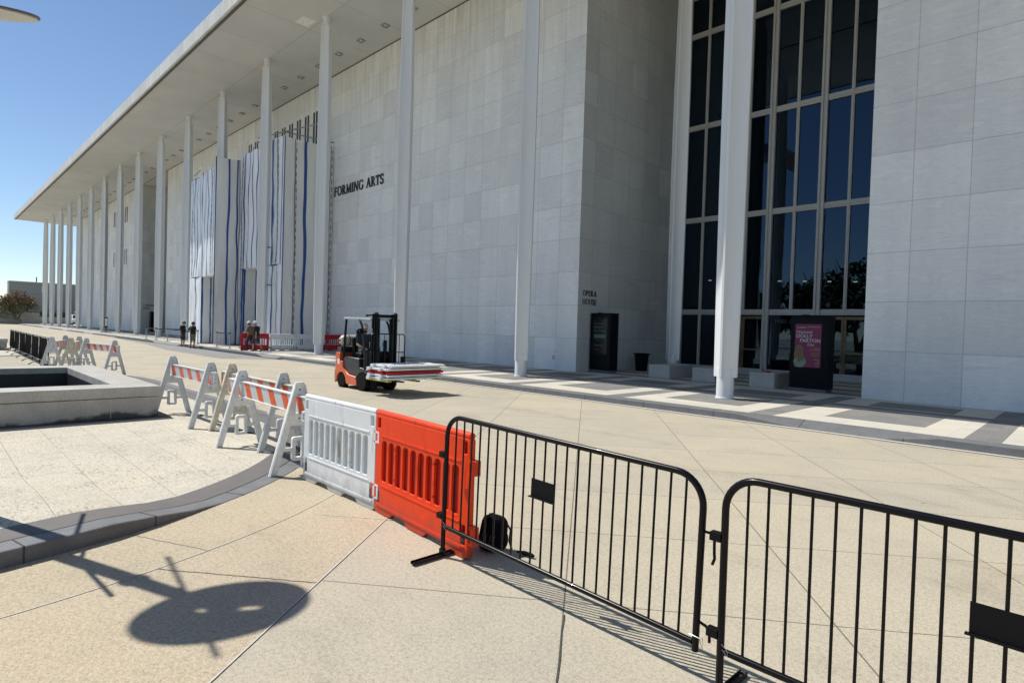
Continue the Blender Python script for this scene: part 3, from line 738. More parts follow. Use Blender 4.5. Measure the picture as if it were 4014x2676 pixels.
for r_ in range(5):
    for q in range(6):
        x = .2+q*.36; a, b = fy(x)
        for sg in (-.02, .02): sm.add([(x+.1-.06, a+sg, 34.6-r_*.34+b), (x+.1, a+sg, 34.6-r_*.34+b-.06), (x+.1+.06, a+sg, 34.6-r_*.34+b), (x+.1, a+sg, 34.6-r_*.34+b+.06)], [(0, 1, 2, 3)])
part('stars', sm, WHT, cn, 0)
PTL = ['leafy tree reflected at the right edge of the tall windows, lowest in front', 'tallest leafy tree in the row reflected in the windows', 'small leafy tree reflected low between two mullions', 'broad leafy tree farthest to the right of the reflected row', 'short leafy tree farthest to the left of the reflected row', 'leafy tree in the middle of the back of the reflected row']
for i, (x, y, h_) in enumerate(((-47, -60, 14), (-41, -62, 15.5), (-35, -60, 16.5), (-29.5, -58, 19.5), (-54, -66, 14), (-23, -62, 18.5))):
    tree('plaza_tree', PTL[i], 'tree', (x, y, 0), h_, h_*.36, LEAFG, h_*.15, 1500, .5, 'trees across the plaza behind the viewer', 20+i)

# ------------------------------------------------------------------ scaffold wrapped in white sheeting
def sheet_mat(name, base):
    m, n, p = new_mat(name)
    f1 = noise_fac(n, .9, detail=6, rough=.55, vscale=(1, 1, .35), dist=.8)
    col = ramp(n, f1, [(.3, tuple(x*.92 for x in base)), (.6, base)])
    f2 = noise_fac(n, 1.5, detail=3, rough=.45, vscale=(1.2, 1.2, .5), dist=1.3)
    n.links.new(col, p.inputs['Base Color']); p.inputs['Roughness'].default_value = .38
    bump(n, p, f2, .5, .12); return m
SHEET = sheet_mat('white shrink sheeting', (.76, .77, .76)); SHEET_SKY = sheet_mat('skylit white shrink sheeting', (.86, .89, .93))  # second copy paints brighter bluish sky light into the outer sheets
BTAPE = mat('blue seam tape', (.012, .075, .27), .45, var=.1, scale=4)
def print_mat():
    m, n, p = new_mat('dashed print'); tc = N(n, 'ShaderNodeTexCoord'); s_ = N(n, 'ShaderNodeSeparateXYZ'); n.links.new(tc.outputs['Object'], s_.inputs[0])
    mu = N(n, 'ShaderNodeMath', operation='MULTIPLY'); mu.inputs[1].default_value = 1.9; n.links.new(s_.outputs[2], mu.inputs[0])
    fr = N(n, 'ShaderNodeMath', operation='FRACT'); n.links.new(mu.outputs[0], fr.inputs[0])
    n.links.new(ramp(n, fr.outputs[0], [(.56, (.04, .04, .045)), (.60, (.6, .61, .62))]), p.inputs['Base Color']); return m
PRINT = print_mat()
GTAPE = mat('grey printed seam', (.20, .21, .23), .6, var=.3, scale=9)
STEEL = mat('galvanised tube', (.30, .31, .32), .4, metal=.8, var=.15, scale=9)
sc = thing('wrapped_scaffold', 'tall scaffold wrapped in white sheeting with wavy blue seam tape against the marble wall', 'scaffold')
rs = random.Random(11)
def wsheet(p0, p1, z0, z1, tapes=(), m=SHEET, amp=.05, nrm=None, sag=.06, segs=None):
    """vertical sheet between two plan points with wrinkles; tapes = (fraction, width, material, wobble)"""
    p0, p1 = Vector(p0), Vector(p1); d = p1-p0; L = d.length; e = d.normalized(); nn = Vector((e.y, -e.x))
    zt = z1 if isinstance(z1, tuple) else (z1, z1)
    nx = max(4, int(L/.16)); nz = max(6, int((max(zt)-z0)/.28)); ph = rs.uniform(0, 9)
    def P(u, t, off=0):
        top = zt[0]+(zt[1]-zt[0])*u - sag*sin(pi*u)
        z = z0+(top-z0)*t
        q = mnoise.noise(Vector((u*L*1.1+ph, z*.33, ph)))*amp*1.6 + mnoise.noise(Vector((u*L*3.1+ph, z*.8+u*L, ph+3)))*amp*.6
        k = min(1, u*6, (1-u)*6)
        xy = p0+e*(u*L)+nn*(q*k+off); return (xy.x, xy.y, z)
    mb = MB(); v = [P(i/nx, j/nz) for i in range(nx+1) for j in range(nz+1)]
    f = [(i*(nz+1)+j, (i+1)*(nz+1)+j, (i+1)*(nz+1)+j+1, i*(nz+1)+j+1) for i in range(nx) for j in range(nz)]
    o = part('sheet', mb.add(v, f), m, sc, 60)
    for fr, wd, tm, wb in tapes:
        tb = MB(); v = []; N_ = 40; ph2 = rs.uniform(0, 20)
        for k in range(N_+1):
            t = k/N_; u = fr+(mnoise.noise(Vector((ph2, t*3.2, 0)))*wb*.6+mnoise.noise(Vector((ph2+5, t*9, 0)))*wb*.3)/L
            w_ = wd*(1+.35*mnoise.noise(Vector((ph2, t*7, 4))))/L/2
            v += [P(u-w_, t, .022), P(u+w_, t, .022)]
        part('seam_tape', tb.add(v, [(2*k, 2*k+1, 2*k+3, 2*k+2) for k in range(N_)]), tm, o, 0)
        if tm is GTAPE and wd > .055:
            db = MB(); v = []
            for k in range(25): t = .02+.96*k/24; u = fr+.09/L; v += [P(u-.025/L, t, .02), P(u+.025/L, t, .02)]
            db.add(v, [(2*k, 2*k+1, 2*k+3, 2*k+2) for k in range(24)])
            part('seam_print', db, PRINT, o, 0)
    return o
XL, XR, Y1, Y3 = -45.3, -38.1, 14.9, 16.7
B, G_ = BTAPE, GTAPE
wsheet((-50.6, Y1), (XL, Y1), 5.15, (12.6, 12.95), [(.07, .06, G_, .3), (.2, .13, B, .3), (.31, .08, B, .1), (.42, .05, G_, .2), (.52, .09, B, .12), (.63, .05, G_, .2), (.74, .09, B, .1), (.86, .06, G_, .15), (.95, .07, B, .05)], SHEET_SKY, .07)
wsheet((-50.6, Y1), (-47.9, Y1), .18, 5.15, [(.2, .05, G_, .3), (.55, .09, B, .25)], SHEET_SKY, .07)
wsheet((-47.9, Y1+1.1), (XL, Y1+1.1), .18, 5.2, [(.06, .24, B, .05), (.9, .14, B, .05)], SHEET, .05)
wsheet((-47.9, Y1), (-47.9, Y1+1.1), .18, 5.2, [(.07, .13, B, .04), (.62, .09, B, .05)], SHEET, .03)
part('sheet', MB().box(-47.9, Y1+.04, 5.12, XL-.03, Y1+1.1, 5.2), SHEET, sc, 0)
wsheet((XL, Y1), (XL, Y3), .2, (13.65, 13.75), [(.5, .14, B, .18), (.84, .10, B, .2), (.94, .05, G_, .15), (.015, .07, B, .01)], SHEET, .06)
wsheet((XL, Y3), (XR, Y3), 5.75, (14.1, 14.12), [(.03, .06, G_, .15), (.09, .15, B, .15), (.2, .08, B, .2), (.31, .09, B, .2), (.41, .09, B, .15), (.5, .14, B, .15), (.62, .06, B, .15), (.78, .2, B, .15), (.88, .07, G_, .2), (.975, .07, B, .03)], SHEET_SKY, .08)
wsheet((XL, Y3), (-44.55, Y3), .2, 5.75, [(.4, .05, G_, .15), (.8, .26, B, .08)], SHEET, .06)
wsheet((-44.55, Y3+1.1), (-41.3, Y3+1.1), .2, 5.8, [(.5, .09, B, .08)], SHEET, .05)
wsheet((-44.55, Y3), (-44.55, Y3+1.1), .2, 5.8, [(.06, .14, B, .04), (.85, .08, B, .04)], SHEET, .03)
wsheet((-41.3, Y3), (XR, Y3), .2, 5.75, [(.3, .07, B, .2), (.55, .1, B, .15), (.8, .05, G_, .2)], SHEET_SKY, .08)
part('sheet', MB().box(-44.55, Y3+.04, 5.7, -41.3, Y3+1.1, 5.8), SHEET, sc, 0)
wsheet((XR, Y3), (XR, WY-.02), .2, (14.05, 14.15), [(.012, .06, B, .01), (.22, .07, G_, .1), (.42, .20, B, .16), (.74, .12, B, .12), (.93, .06, G_, .1), (.985, .03, G_, .02)], SHEET, .06)
wsheet((-50.6, WY-.02), (-50.6, Y1), .2, (12.6, 12.6), [], SHEET_SKY, .06)
part('sheet', MB().quad((-50.5, Y1+.3, 12.3), (XL, Y1+.3, 12.5), (XL, WY, 12.5), (-50.5, WY, 12.3)).quad((XL, Y3+.3, 13.5), (XR-.2, Y3+.3, 13.5), (XR-.2, WY, 13.5), (XL, WY, 13.5)), SHEET, sc, 0)
tb = MB()
for a, b in (((-41.9, 16.45, 14.6), (-35.9, 18.4, 14.9)), ((XR, 16.6, 14.3), (XR, 20.2, 14.45)), ((-41.6, 16.3, 14.2), (-40.0, 16.6, 14.25)), ((-51.0, 15.2, 13.2), (-49.0, 15.0, 13.25)), ((-51.3, 15.2, 5.8), (-49.6, 15.0, 5.75)),
             ((-40.3, 16.3, 6.9), (-38.9, 16.4, 6.85)), ((-40.2, 16.3, 4.4), (-38.9, 16.4, 4.35)), ((-51.0, 15.2, 12.9), (-49.7, 15.4, 12.95)), ((-39.9, 16.45, 13.9), (-39.9, 16.45, 14.9))):
    part('scaffold_tube', MB().tube([a, b], .045, 8), STEEL, sc)
for x in (-44.2, -42.6, -47.4, -49.2): part('scaffold_tube', MB().tube([(x, 17.1 if x > -45 else 15.3, 12), (x, 17.1 if x > -45 else 15.3, 14.6 if x > -45 else 13.2)], .035, 6), STEEL, sc)

# ------------------------------------------------------------------ striped A-frame barricades
PLW = mat('weathered white plastic', (.76, .77, .75), .5, var=.10, scale=5, fine=(22, .07))
PLY = mat('yellowed dirty plastic', (.66, .62, .49), .6, var=.16, scale=4, fine=(18, .14))
PLG = mat('greyish white plastic', (.63, .655, .66), .5, var=.10, scale=4, fine=(20, .07))
ORS = mat('orange reflective stripe', (.72, .11, .025), .35, var=.12, scale=9, fine=(40, .08))
WRS = mat('silver white reflective sheet', (.58, .60, .60), .35, var=.06, scale=30)
HOLE = mat('bolt hole', (.03, .03, .03), .8)
def aframe_meshes():
    H = 1.14
    leg_o = [(-.36, 0), (-.262, 0), (-.105, .60), (.105, .60), (.262, 0), (.36, 0), (.065, 1.12), (.045, H), (-.045, H), (-.065, 1.12)]
    web = plate(leg_o, [rrect(-.045, .745, .045, .985, .012)], .03, .004)
    rim = MB()                                                     # raised flanges round the edge of each leg
    for s_ in (-1, 1):
        for (a, b, c, d) in (((-.36, 0), (-.065, 1.12), 0, 0),):
            p0 = Vector((s_*.352, 0, 0)); p1 = Vector((s_*.062, 0, 1.115)); q = (p1-p0); n_ = Vector((q.z, 0, -q.x)).normalized()*s_
            w0 = n_*.012; v = []
            for p in (p0, p1):
                for yy in (-.034, .034): v += [tuple(p-w0+Vector((0, yy, 0))), tuple(p+w0*.2+Vector((0, yy, 0)))]
            rim.add(v, [(0, 1, 3, 2), (4, 6, 7, 5), (0, 4, 5, 1), (2, 3, 7, 6), (0, 2, 6, 4), (1, 5, 7, 3)])
    rim.box(-.045, -.034, H-.012, .045, .034, H+.004)
    cr = rrect(-.26, .275, .26, .335, .008); 
    loop = plate(rrect(-.085, .16, .085, .46, .03), [rrect(-.04, .205, .04, .415, .012)], .055, .008)
    bars = MB().box(-.275, -.018, .285, -.08, .018, .33).box(.08, -.018, .285, .275, .018, .33)
    hs = MB()
    for z in (1.05, .69): hs.tube([(0, -.0185, z), (0, .0185, z)], .011, 8)
    return web, rim.mesh('rim'), loop, bars.mesh('bars'), hs.mesh('holes')
AM = aframe_meshes()
def join_meshes(ms, name):
    bm = bmesh.new()
    for m in ms: bm.from_mesh(m)
    me = bpy.data.meshes.new(name); bm.to_mesh(me); bm.free(); return me
# turn plates (x,z) into the y,z plane of a barricade whose board runs along local x
RZ = Matrix.Rotation(pi/2, 4, 'Z')
for m_ in AM: m_.transform(RZ)
FRM = join_meshes([AM[0], AM[1], AM[2], AM[3]], 'frame_mesh')
def board_mesh(L, a_over):
    x0, x1 = -a_over, L+a_over
    wb = MB().box(x0, -.022, .755, x1, .022, .965)
    fl = MB().box(x0, -.034, .965, x1, .034, .983).box(x0, -.034, .742, x1, .034, .757)
    fl.box(x0-.012, -.032, .745, x0, .032, .98).box(x1, -.032, .745, x1+.012, .032, .98)
    return wb, fl, x0, x1
def barricade(label, loc, rz, L=2.1, over=.22, fm=PLW, fm2=None, lean=1, sgn=1, over0=None):
    t = thing('barricade', label, 'barricade', (loc[0], loc[1], loc[2] if len(loc) > 2 else .012), rz, 'striped A-frame barricades round the fountain')
    for i, x in enumerate((0, L)):
        f_ = link('frame', FRM.copy(), fm if i == 0 else (fm2 or fm), t, 35); f_.location = (x, 0, 0)
        part('bolt_hole', MB().add([tuple(v.co) for v in AM[4].vertices], [tuple(p.vertices) for p in AM[4].polygons]), HOLE, f_).location = (0, 0, 0)
    wb, fl, x0, x1 = board_mesh(L, over)
    if over0 is not None: x0 = -over0; wb = MB().box(x0, -.022, .755, x1, .022, .965); fl = MB().box(x0, -.034, .965, x1, .034, .983).box(x0, -.034, .742, x1, .034, .757).box(x0-.012, -.032, .745, x0, .032, .98).box(x1, -.032, .745, x1+.012, .032, .98)
    bd = part('board', wb, WRS, t, 0); part('flange', fl, fm, t, 0, .004)
    st_ = MB(); p = .47; w_ = .20; k = x0-.25
    while k < x1:
        for yy in (-.0235, .0235):
            pts = []
            for (xx, zz) in ((k, .963), (k+w_, .963), (k+w_+.15*sgn, .759), (k+.15*sgn, .759)): pts.append((min(max(xx, x0+.01), x1-.01), yy, zz))
            if abs(pts[0][0]-pts[1][0])+abs(pts[2][0]-pts[3][0]) > .02: st_.add(pts, [(0, 1, 2, 3)])
        k += p
    part('orange_stripes', st_, ORS, bd, 0)
    eh = MB()
    for z in (.80, .86, .93): eh.tube([(x1+.011, 0, z), (x1+.0135, 0, z)], .008, 8)
    part('end_holes', eh, HOLE, bd)
    return t
barricade('greyish striped barricade standing against the corner of the granite fountain', (-13.25, 3.62), radians(0.8), 2.12, .24, PLG)
barricade('striped barricade with a dirty yellowed left frame, between two cleaner ones', (-10.72, 3.86), radians(-1), 2.15, .36, PLY, PLG, over0=.42)
barricade('striped barricade with clean white frames touching the white plastic barrier', (-9.24, 3.48), radians(-2.6), 2.13, .30, PLW, PLW, over0=.52)
barricade('far striped barricade with its whole board in view beyond the fountain', (-24.8, 4.08), radians(11.5), 2.1, .3, PLG, PLG, over0=.12)
barricade('far striped barricade with a dirty yellowed left frame, middle of the far three', (-24.8, 3.66), radians(165), 2.1, .05, PLY, PLG, over0=.1)
barricade('far striped barricade partly in front of the end of the black covered fences', (-25.8, 3.26), radians(162), 2.2, .05, PLG, PLG, over0=.05)

# ------------------------------------------------------------------ plastic slotted barriers
def plastic(name, base, dark=None):
    m, n, p = new_mat(name); f = noise_fac(n, 2.2, detail=6); f2 = noise_fac(n, 7, detail=7, vscale=(1, 1, .3), dist=1)
    col = ramp(n, f, [(.3, tuple(x*.86 for x in base)), (.7, base)])
    col = mixc(n, 1, col, ramp(n, f2, [(.30, (.66, .62, .56)), (.40, (.95, .95, .94)), (.48, (1, 1, 1))]), 'MULTIPLY')
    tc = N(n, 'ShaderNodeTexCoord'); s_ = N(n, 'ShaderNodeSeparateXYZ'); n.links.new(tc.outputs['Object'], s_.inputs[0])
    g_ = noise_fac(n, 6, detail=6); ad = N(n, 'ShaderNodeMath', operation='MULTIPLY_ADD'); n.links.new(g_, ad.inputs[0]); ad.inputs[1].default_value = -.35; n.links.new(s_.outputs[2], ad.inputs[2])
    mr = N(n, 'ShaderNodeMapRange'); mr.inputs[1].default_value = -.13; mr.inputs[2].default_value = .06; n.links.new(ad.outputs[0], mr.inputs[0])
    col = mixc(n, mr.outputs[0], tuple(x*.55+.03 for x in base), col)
    n.links.new(col, p.inputs['Base Color']); p.inputs['Roughness'].default_value = .42; p.inputs['Specular IOR Level'].default_value = .22; return m
POR = plastic('orange moulded plastic', (.90, .060, .008)); POR_SHADE = plastic('shaded orange moulded plastic', (.40, .006, .003))  # second orange paints the shade inside the slot recesses
PWH = plastic('white moulded plastic', (.82, .85, .86)); PWH_SHADE = plastic('shaded white moulded plastic', (.60, .66, .66))  # second white is the same plastic, darkened as recess shade
PRD = plastic('red moulded plastic', (.58, .02, .025)); RFL = mat('dark reflector', (.035, .04, .045), .2, var=.3, scale=40)
BW, BH = 1.60, 1.04
def slots(n=10, x0=.115, x1=None, z0=.335, z1=.745):
    x1 = x1 or BW-.12; p = (x1-x0)/n; return [rrect(x0+p*i+p*.12, z0, x0+p*i+p*.83, z1, p*.25, 5) for i in range(n)]
def outline(): return [(0, .02), (.05, .0), (.30, .0), (.36, .05), (.58, .05), (.64, .0), (.92, .0), (.98, .05), (1.22, .05), (1.28, .0), (BW-.04, .0), (BW, .02), (BW, BH-.06), (BW-.03, BH-.05), (.03, BH-.05), (0, BH-.06)]
def barrier_meshes(closed):
    corners = [rrect(.035, .86, .095, .965, .01), rrect(BW-.095, .86, BW-.035, .965, .01), rrect(.035, .11, .095, .275, .01), rrect(BW-.095, .11, BW-.035, .275, .01)]
    face = plate(outline(), slots()+corners, .06, .006, 2)
    bodyparts = [face]
    ex = MB(); ex.tube([(.01, 0, BH-.03), (BW-.01, 0, BH-.03)], .032, 12)
    ex.box(.12, -.037, .785, BW-.12, .037, .798).box(.12, -.037, .285, BW-.12, .037, .297)
    ex.box(.04, -.040, .075, BW-.04, .040, .10)
    for x, sg in ((0, -1), (BW, 1)):                           # end knuckles
        for z0, z1 in ((.70, .72), (.80, .82), (.13, .15), (.26, .28)): ex.box(min(x, x+sg*.07), -.034, z0, max(x, x+sg*.07), .034, z1)
        ex.box(min(x+sg*.045, x+sg*.07), -.034, .72, max(x+sg*.045, x+sg*.07), .034, .80); ex.box(min(x+sg*.045, x+sg*.07), -.034, .15, max(x+sg*.045, x+sg*.07), .034, .26)
    bodyparts.append(ex.mesh('e'))
    inner = MB()
    if closed: inner.box(.10, -.006, .325, BW-.10, .006, .755)
    inner.box(.03, -.006, .85, .10, .006, .97).box(BW-.10, -.006, .85, BW-.03, .006, .97).box(.03, -.006, .10, .10, .006, .285).box(BW-.10, -.006, .10, BW-.03, .006, .285)
    rf = MB()
    for x in (.042, BW-.090):
        for z in (.125, .172): rf.box(x, -.028, z, x+.048, .028, z+.04)
    rod = MB()
    for x in (.367, 1.052):
        for z in (.69, .40): rod.tube([(x+.022, -.0305, z), (x+.022, .0305, z)], .014, 10)
    return join_meshes(bodyparts, 'barrier_body'), inner.mesh('inner'), rf.mesh('rf'), rod.mesh('rod')
BMC, BMO = barrier_meshes(True), barrier_meshes(False)
def barrier(label, loc, rz, m1, m2, closed=True, group=None, rot=None):
    t = thing('plastic_barrier', label, 'barrier', loc, rz, group); M_ = BMC if closed else BMO
    if rot: t.rotation_euler = rot
    link('body', M_[0].copy(), m1, t, 30); link('slot_recess', M_[1].copy(), m2, t, 0); link('reflector', M_[2].copy(), RFL, t, 0)
    if closed: link('through_hole', M_[3].copy(), m2, t, 30)
    return t
barrier('white plastic slotted barrier standing between the striped barricades and the orange barrier', (-6.80, 3.335, .004), radians(-.4), PWH, PWH_SHADE)
barrier('bright orange plastic slotted barrier behind the black steel crowd fence', (-5.19, 3.325, .004), radians(-4.6), POR, POR_SHADE)
barrier('red plastic slotted barrier behind the two men in white helmets', (-36.54, 13.62, .154), radians(78), PRD, PRD, False, 'plastic barriers at the wrapped scaffold')
wa = dict(closed=False, group='plastic barriers at the wrapped scaffold')
barrier('white plastic slotted barrier next to the red one at the wrapped scaffold', (-36.2, 15.25, .154), radians(91), PWH, PWH_SHADE, **wa)
barrier('white plastic slotted barrier ending behind the round column foot by the forklift', (-36.25, 16.9, .154), radians(91), PWH, PWH_SHADE, **wa)
barrier('red plastic slotted barrier between the column foot and the forklift', (-36.3, 18.55, .154), radians(90), PRD, PRD, **wa)

# ------------------------------------------------------------------ black steel crowd fences
BST = mat('glossy black powder coat', (.004, .004, .005), .27, var=.2, scale=20, coat=.05, spec=.2)
BPL = mat('satin black plate', (.006, .006, .007), .5, var=.15, scale=20, spec=.15)
WIRE = mat('bright wire pin', (.5, .5, .5), .3, metal=.9)
def crowd_fence(label, loc, rz, L=2.35, tilt=0, foot_l=True, foot_r=True, hook_l=False, hook_r=True, H=1.08, nb=21, plate_at=9, jit=0):
    t = thing('crowd_fence', label, 'fence', loc, rz, 'black steel crowd fences'); t.rotation_euler = (0, tilt, rz)
    r = .0195; rc = .17; pts = [(0, 0, .05), (0, 0, H-rc)]
    pts += [(rc-rc*cos(radians(a)), 0, H-rc+rc*sin(radians(a))) for a in range(10, 91, 10)]
    pts += [(L-rc+rc*sin(radians(a)), 0, H-rc+rc*cos(radians(a))) for a in range(0, 91, 10)] + [(L, 0, .05 if foot_r else .20)]
    part('tube_frame', MB().tube(pts, r, 14), BST, t, 60)
    part('bottom_rail', MB().tube([(r, 0, .245), (L-r, 0, .245)], .0175, 12), BST, t, 60)
    rb = random.Random(3); x0 = (L-.225)/(nb-1)
    for k in range(nb):
        x = .118+x0*k; 
        zt = H if rc < x < L-rc else H-rc+sqrt(max(0, rc*rc-(rc-min(x, L-x))**2))
        j_ = rb.uniform(-1, 1)*.006 if (jit and k in (2, 6, 7, 12)) else 0
        part('bar', MB().tube([(x, 0, .245), (x+j_, 0, .55), (x-j_*.6, 0, .8), (x, 0, zt)], .0075, 8), BST, t, 60)
    xa, xb = .118+x0*plate_at-.01, .118+x0*(plate_at+2)+.01
    pp = plate([(xa, .748), (xb, .748), (xb, .862), (xb-.012, .874), (xa, .874)], [], .004, .001); link('name_plate', pp, BPL, t, 0).location = (0, -.012, 0)
    part('plate_lip', MB().box(xa-.012, -.03, .741, xb, -.008, .748), BPL, t, 0)
    for on, x in ((foot_l, 0), (foot_r, L)):
        if on:
            ft = MB().box(x-.022, -.30, 0, x+.022, .30, .008); ft.box(x-.022, -.30, .008, x-.016, .30, .022).box(x+.016, -.30, .008, x+.022, .30, .022).box(x-.02, -.02, .008, x+.02, .02, .06)
            f_ = part('foot', ft, BST, t, 0); part('foot_hole', MB().tube([(x, -.26, .0081), (x, -.26, .0095)], .009, 10).tube([(x, .26, .0081), (x, .26, .0095)], .009, 10), WIRE, f_)
    if hook_r:
        for z in (.87, .37): part('hook', MB().tube([(L+.01, 0, z), (L+.05, 0, z+.0), (L+.075, 0, z-.03), (L+.078, 0, z-.1), (L+.082, 0, z-.13), (L+.07, 0, z-.165)] if z > .5 else [(L+.01, 0, z), (L+.055, 0, z-.01), (L+.078, 0, z-.035), (L+.08, 0, z-.09)], .0085, 8), BST, t, 60)
    if hook_l:
        for z in (.835, .325): part('hook_plate', MB().box(-.075, -.022, z-.022, -.012, .022, z+.024), BPL, t, 0, .002)
    part('wire_pin', MB().tube([(L-.03, -.02, .29), (L+.03, -.022, .29), (L+.05, -.022, .30), (L+.055, -.022, .235), (L+.03, -.022, .29)], .0022, 5).tube([(.015, -.022, .29), (.045, -.022, .27), (.052, -.022, .235), (.02, -.022, .265)], .0022, 5), WIRE, t)
    return t
crowd_fence('black steel crowd fence in front of the orange plastic barrier and the black bag', (-3.80, 3.075, .012), radians(-1.0), 2.272, radians(1.3), True, False, True, True, 1.165, 22, 9, 1)
crowd_fence('black steel crowd fence nearest the viewer, running out of the right edge', (-1.357, 2.985, .004), radians(-1.0), 2.37, 0, True, True, True, True, 1.165, 22, 9)
FN = bpy.data.objects['crowd_fence']
# far row, covered in black scrim
SCR = mat('black scrim cloth', (.003, .004, .005), .95, spec=.03, var=.3, scale=3, vscale=(5, 5, .4), bmp=.6)
cx0, cy0 = -26.55, 3.28
for i in range(6):
    L = 2.28; x = cx0-L*(i+1)
    t = thing('covered_fence', ['black cloth covered crowd fence at the near end of the far row', 'black cloth covered crowd fence second from the near end of the far row', 'black cloth covered crowd fence in the middle of the far row', 'black cloth covered crowd fence fourth along the far row', 'black cloth covered crowd fence fifth along the far row', 'black cloth covered crowd fence at the farthest end of the far row'][i], 'fence', (x, cy0+.02*i, .004), radians(-.5), 'black covered crowd fences in a row')
    pts = [(0, 0, .05), (0, 0, .95), (.04, 0, 1.04), (.12, 0, 1.08), (L-.12, 0, 1.08), (L-.04, 0, 1.04), (L, 0, .95), (L, 0, .05)]
    part('tube_frame', MB().tube(pts, .02, 8), BST, t, 60); part('bottom_rail', MB().tube([(0, 0, .2), (L, 0, .2)], .018, 8), STEEL, t, 60)
    cl = MB(); v = []; n_ = 40
    for q in range(n_+1):
        xx = .04+(L-.08)*q/n_; wv = .018*sin(q*1.9+i)+.012*sin(q*.7)
        v += [(xx, -.035-abs(wv), .24+.02*sin(q*.9)), (xx, -.028-abs(wv)*.4, .7), (xx, -.026, 1.07-.02*abs(sin(q*pi/10)))]
    part('cloth', cl.add(v, [(3*q+j_, 3*q+3+j_, 3*q+4+j_, 3*q+1+j_) for q in range(n_) for j_ in range(2)]), SCR, t, 60)
    kn = MB()
    for xx in (.06, L*.5, L-.06): kn.ell((xx, -.03, 1.09), (.02, .02, .02), 8, 5)
    part('ties', kn, VW, t)
    for xx in (.0, L): part('foot', MB().tube([(xx, -.34, .01), (xx, -.22, .09), (xx, 0, .14), (xx, .22, .09), (xx, .34, .01)], .02, 6), BST, t)

# ------------------------------------------------------------------ black bag behind the fence
BAG = mat('black ballistic cloth', (.005, .005, .007), .85, spec=.1, var=.4, scale=14, fine=(60, .3), bmp=.5)
bg_ = thing('backpack', 'black backpack sitting on the ground behind the steel fence', 'bag', (-3.64, 3.50, .006), radians(20)); bg_.scale = (.70, .74, .80)
bb = MB(); 
prof = [(.10, .0), (.15, .02), (.165, .10), (.16, .22), (.145, .30), (.12, .345), (.08, .36), (.0, .362)]
bb.lathe(prof, 20, (0, 0, 0), Matrix.Diagonal((1.12, .78, 1, 1)))
me_ = bb.mesh('backpack')
for v_ in me_.vertices:
    c = v_.co; c.x += (.18-c.z)*-.12 if c.z > .05 else -.015; q = mnoise.noise(Vector((c.x*9, c.y*9, c.z*7)))*.022; v_.co = Vector((c.x*(1+q*5), c.y*(1+q*5), c.z+q*.6))
link('main_bag', me_, BAG, bg_, 60)
part('front_pocket', MB().ell((-.02, -.125, .13), (.11, .04, .10), 14, 8), BAG, bg_); part('side_pocket', MB().ell((.155, 0, .12), (.035, .08, .09), 12, 8), BAG, bg_)
part('top_flap', MB().ell((0, 0, .33), (.13, .10, .035), 16, 6), BAG, bg_); part('carry_handle', MB().tube([(-.05, -.03, .35), (-.045, -.03, .385), (.0, -.03, .395), (.045, -.03, .385), (.05, -.03, .35)], .008, 6), BPL, bg_)
part('strap', MB().tube([(.10, .10, .30), (.17, .13, .2), (.16, .12, .08), (.23, .06, .012)], .012, 6), BPL, bg_); part('strap', MB().tube([(-.11, .10, .30), (-.17, .12, .2), (-.15, .11, .05)], .012, 6), BPL, bg_)
st_ = MB()
for k in range(4): st_.tube([(-.10+.055*k, -.165+.004*k, .06), (-.06+.055*k, -.158, .20)], .004, 5)
part('bar_shadow_stripes', st_, mat('dim purple grey stripe', (.07, .06, .09), .5), bg_)  # stripes paint the fence bars' shadow pattern onto the bag
um = thing('umbrella', 'short folded black umbrella lying on the ground beside the backpack', 'umbrella', (-3.40, 3.60, .006), radians(10)); um.scale = (.6, .8, .8)
part('canopy', MB().tube([(0, 0, .022), (.05, 0, .025), (.18, 0, .024), (.22, 0, .018)], [.018, .024, .02, .012], 10), BAG, um); part('handle', MB().tube([(-.06, 0, .02), (0, 0, .021)], .014, 8), BPL, um)

# ------------------------------------------------------------------ plaza lamp overhead (its shadow falls on the ground)
lh = 4.58; lx, ly = -4.01+sdir.x/sdir.z*lh, 1.43+sdir.y/sdir.z*lh
LMP = mat('lamp cream enamel', (.62, .60, .52), .5, var=.06, scale=3); LMR = mat('lamp dark rim', (.13, .13, .14), .4)
la = thing('plaza_lamp', 'round disc topped plaza lamp cut off by the top left corner, casting the oval shadow', 'lamp', (lx, ly, 0))
part('pole', MB().tube([(0, 0, 0), (0, 0, 4.52)], .07, 16).lathe([(.1, 0), (.1, .3), (.075, .34)], 16).lathe([(.085, 3.28), (.1, 3.33), (.085, 3.38)], 16), LMR, la)
circ = lambda r, n=56: [(r*cos(2*pi*k/n), r*sin(2*pi*k/n)) for k in range(n)]
dk = plate(circ(.50), [rrect(-.20, -.035, -.08, .035, .02), rrect(.09, -.035, .23, .035, .02)], .035, .004); dk.transform(Matrix.Rotation(-pi/2, 4, 'X')); dk.transform(Matrix.Rotation(radians(55), 4, 'Z'))
link('disc', dk, LMP, la, 30)
for o_ in [bpy.data.objects['disc']]:
    o_.location = (0, 0, 4.58); o_.rotation_mode = 'AXIS_ANGLE'; o_.rotation_axis_angle = (radians(17), .57, .82, 0)
dr_ = part('disc_rim', MB().tube([(.505*cos(2*pi*k/48), .505*sin(2*pi*k/48), 0) for k in range(49)], .013, 8, False), LMR, la)
dr_.location = (0, 0, 4.585); dr_.rotation_mode = 'AXIS_ANGLE'; dr_.rotation_axis_angle = (radians(17), .57, .82, 0)
part('crossbar', MB().tube([(-.82, .2, 2.45), (0, 0, 2.45), (.80, .05, 2.45)], .018, 8), LMR, la)
part('crossbar', MB().tube([(-.87, .10, 4.12), (.87, -.11, 4.12)], .018, 8), LMR, la)

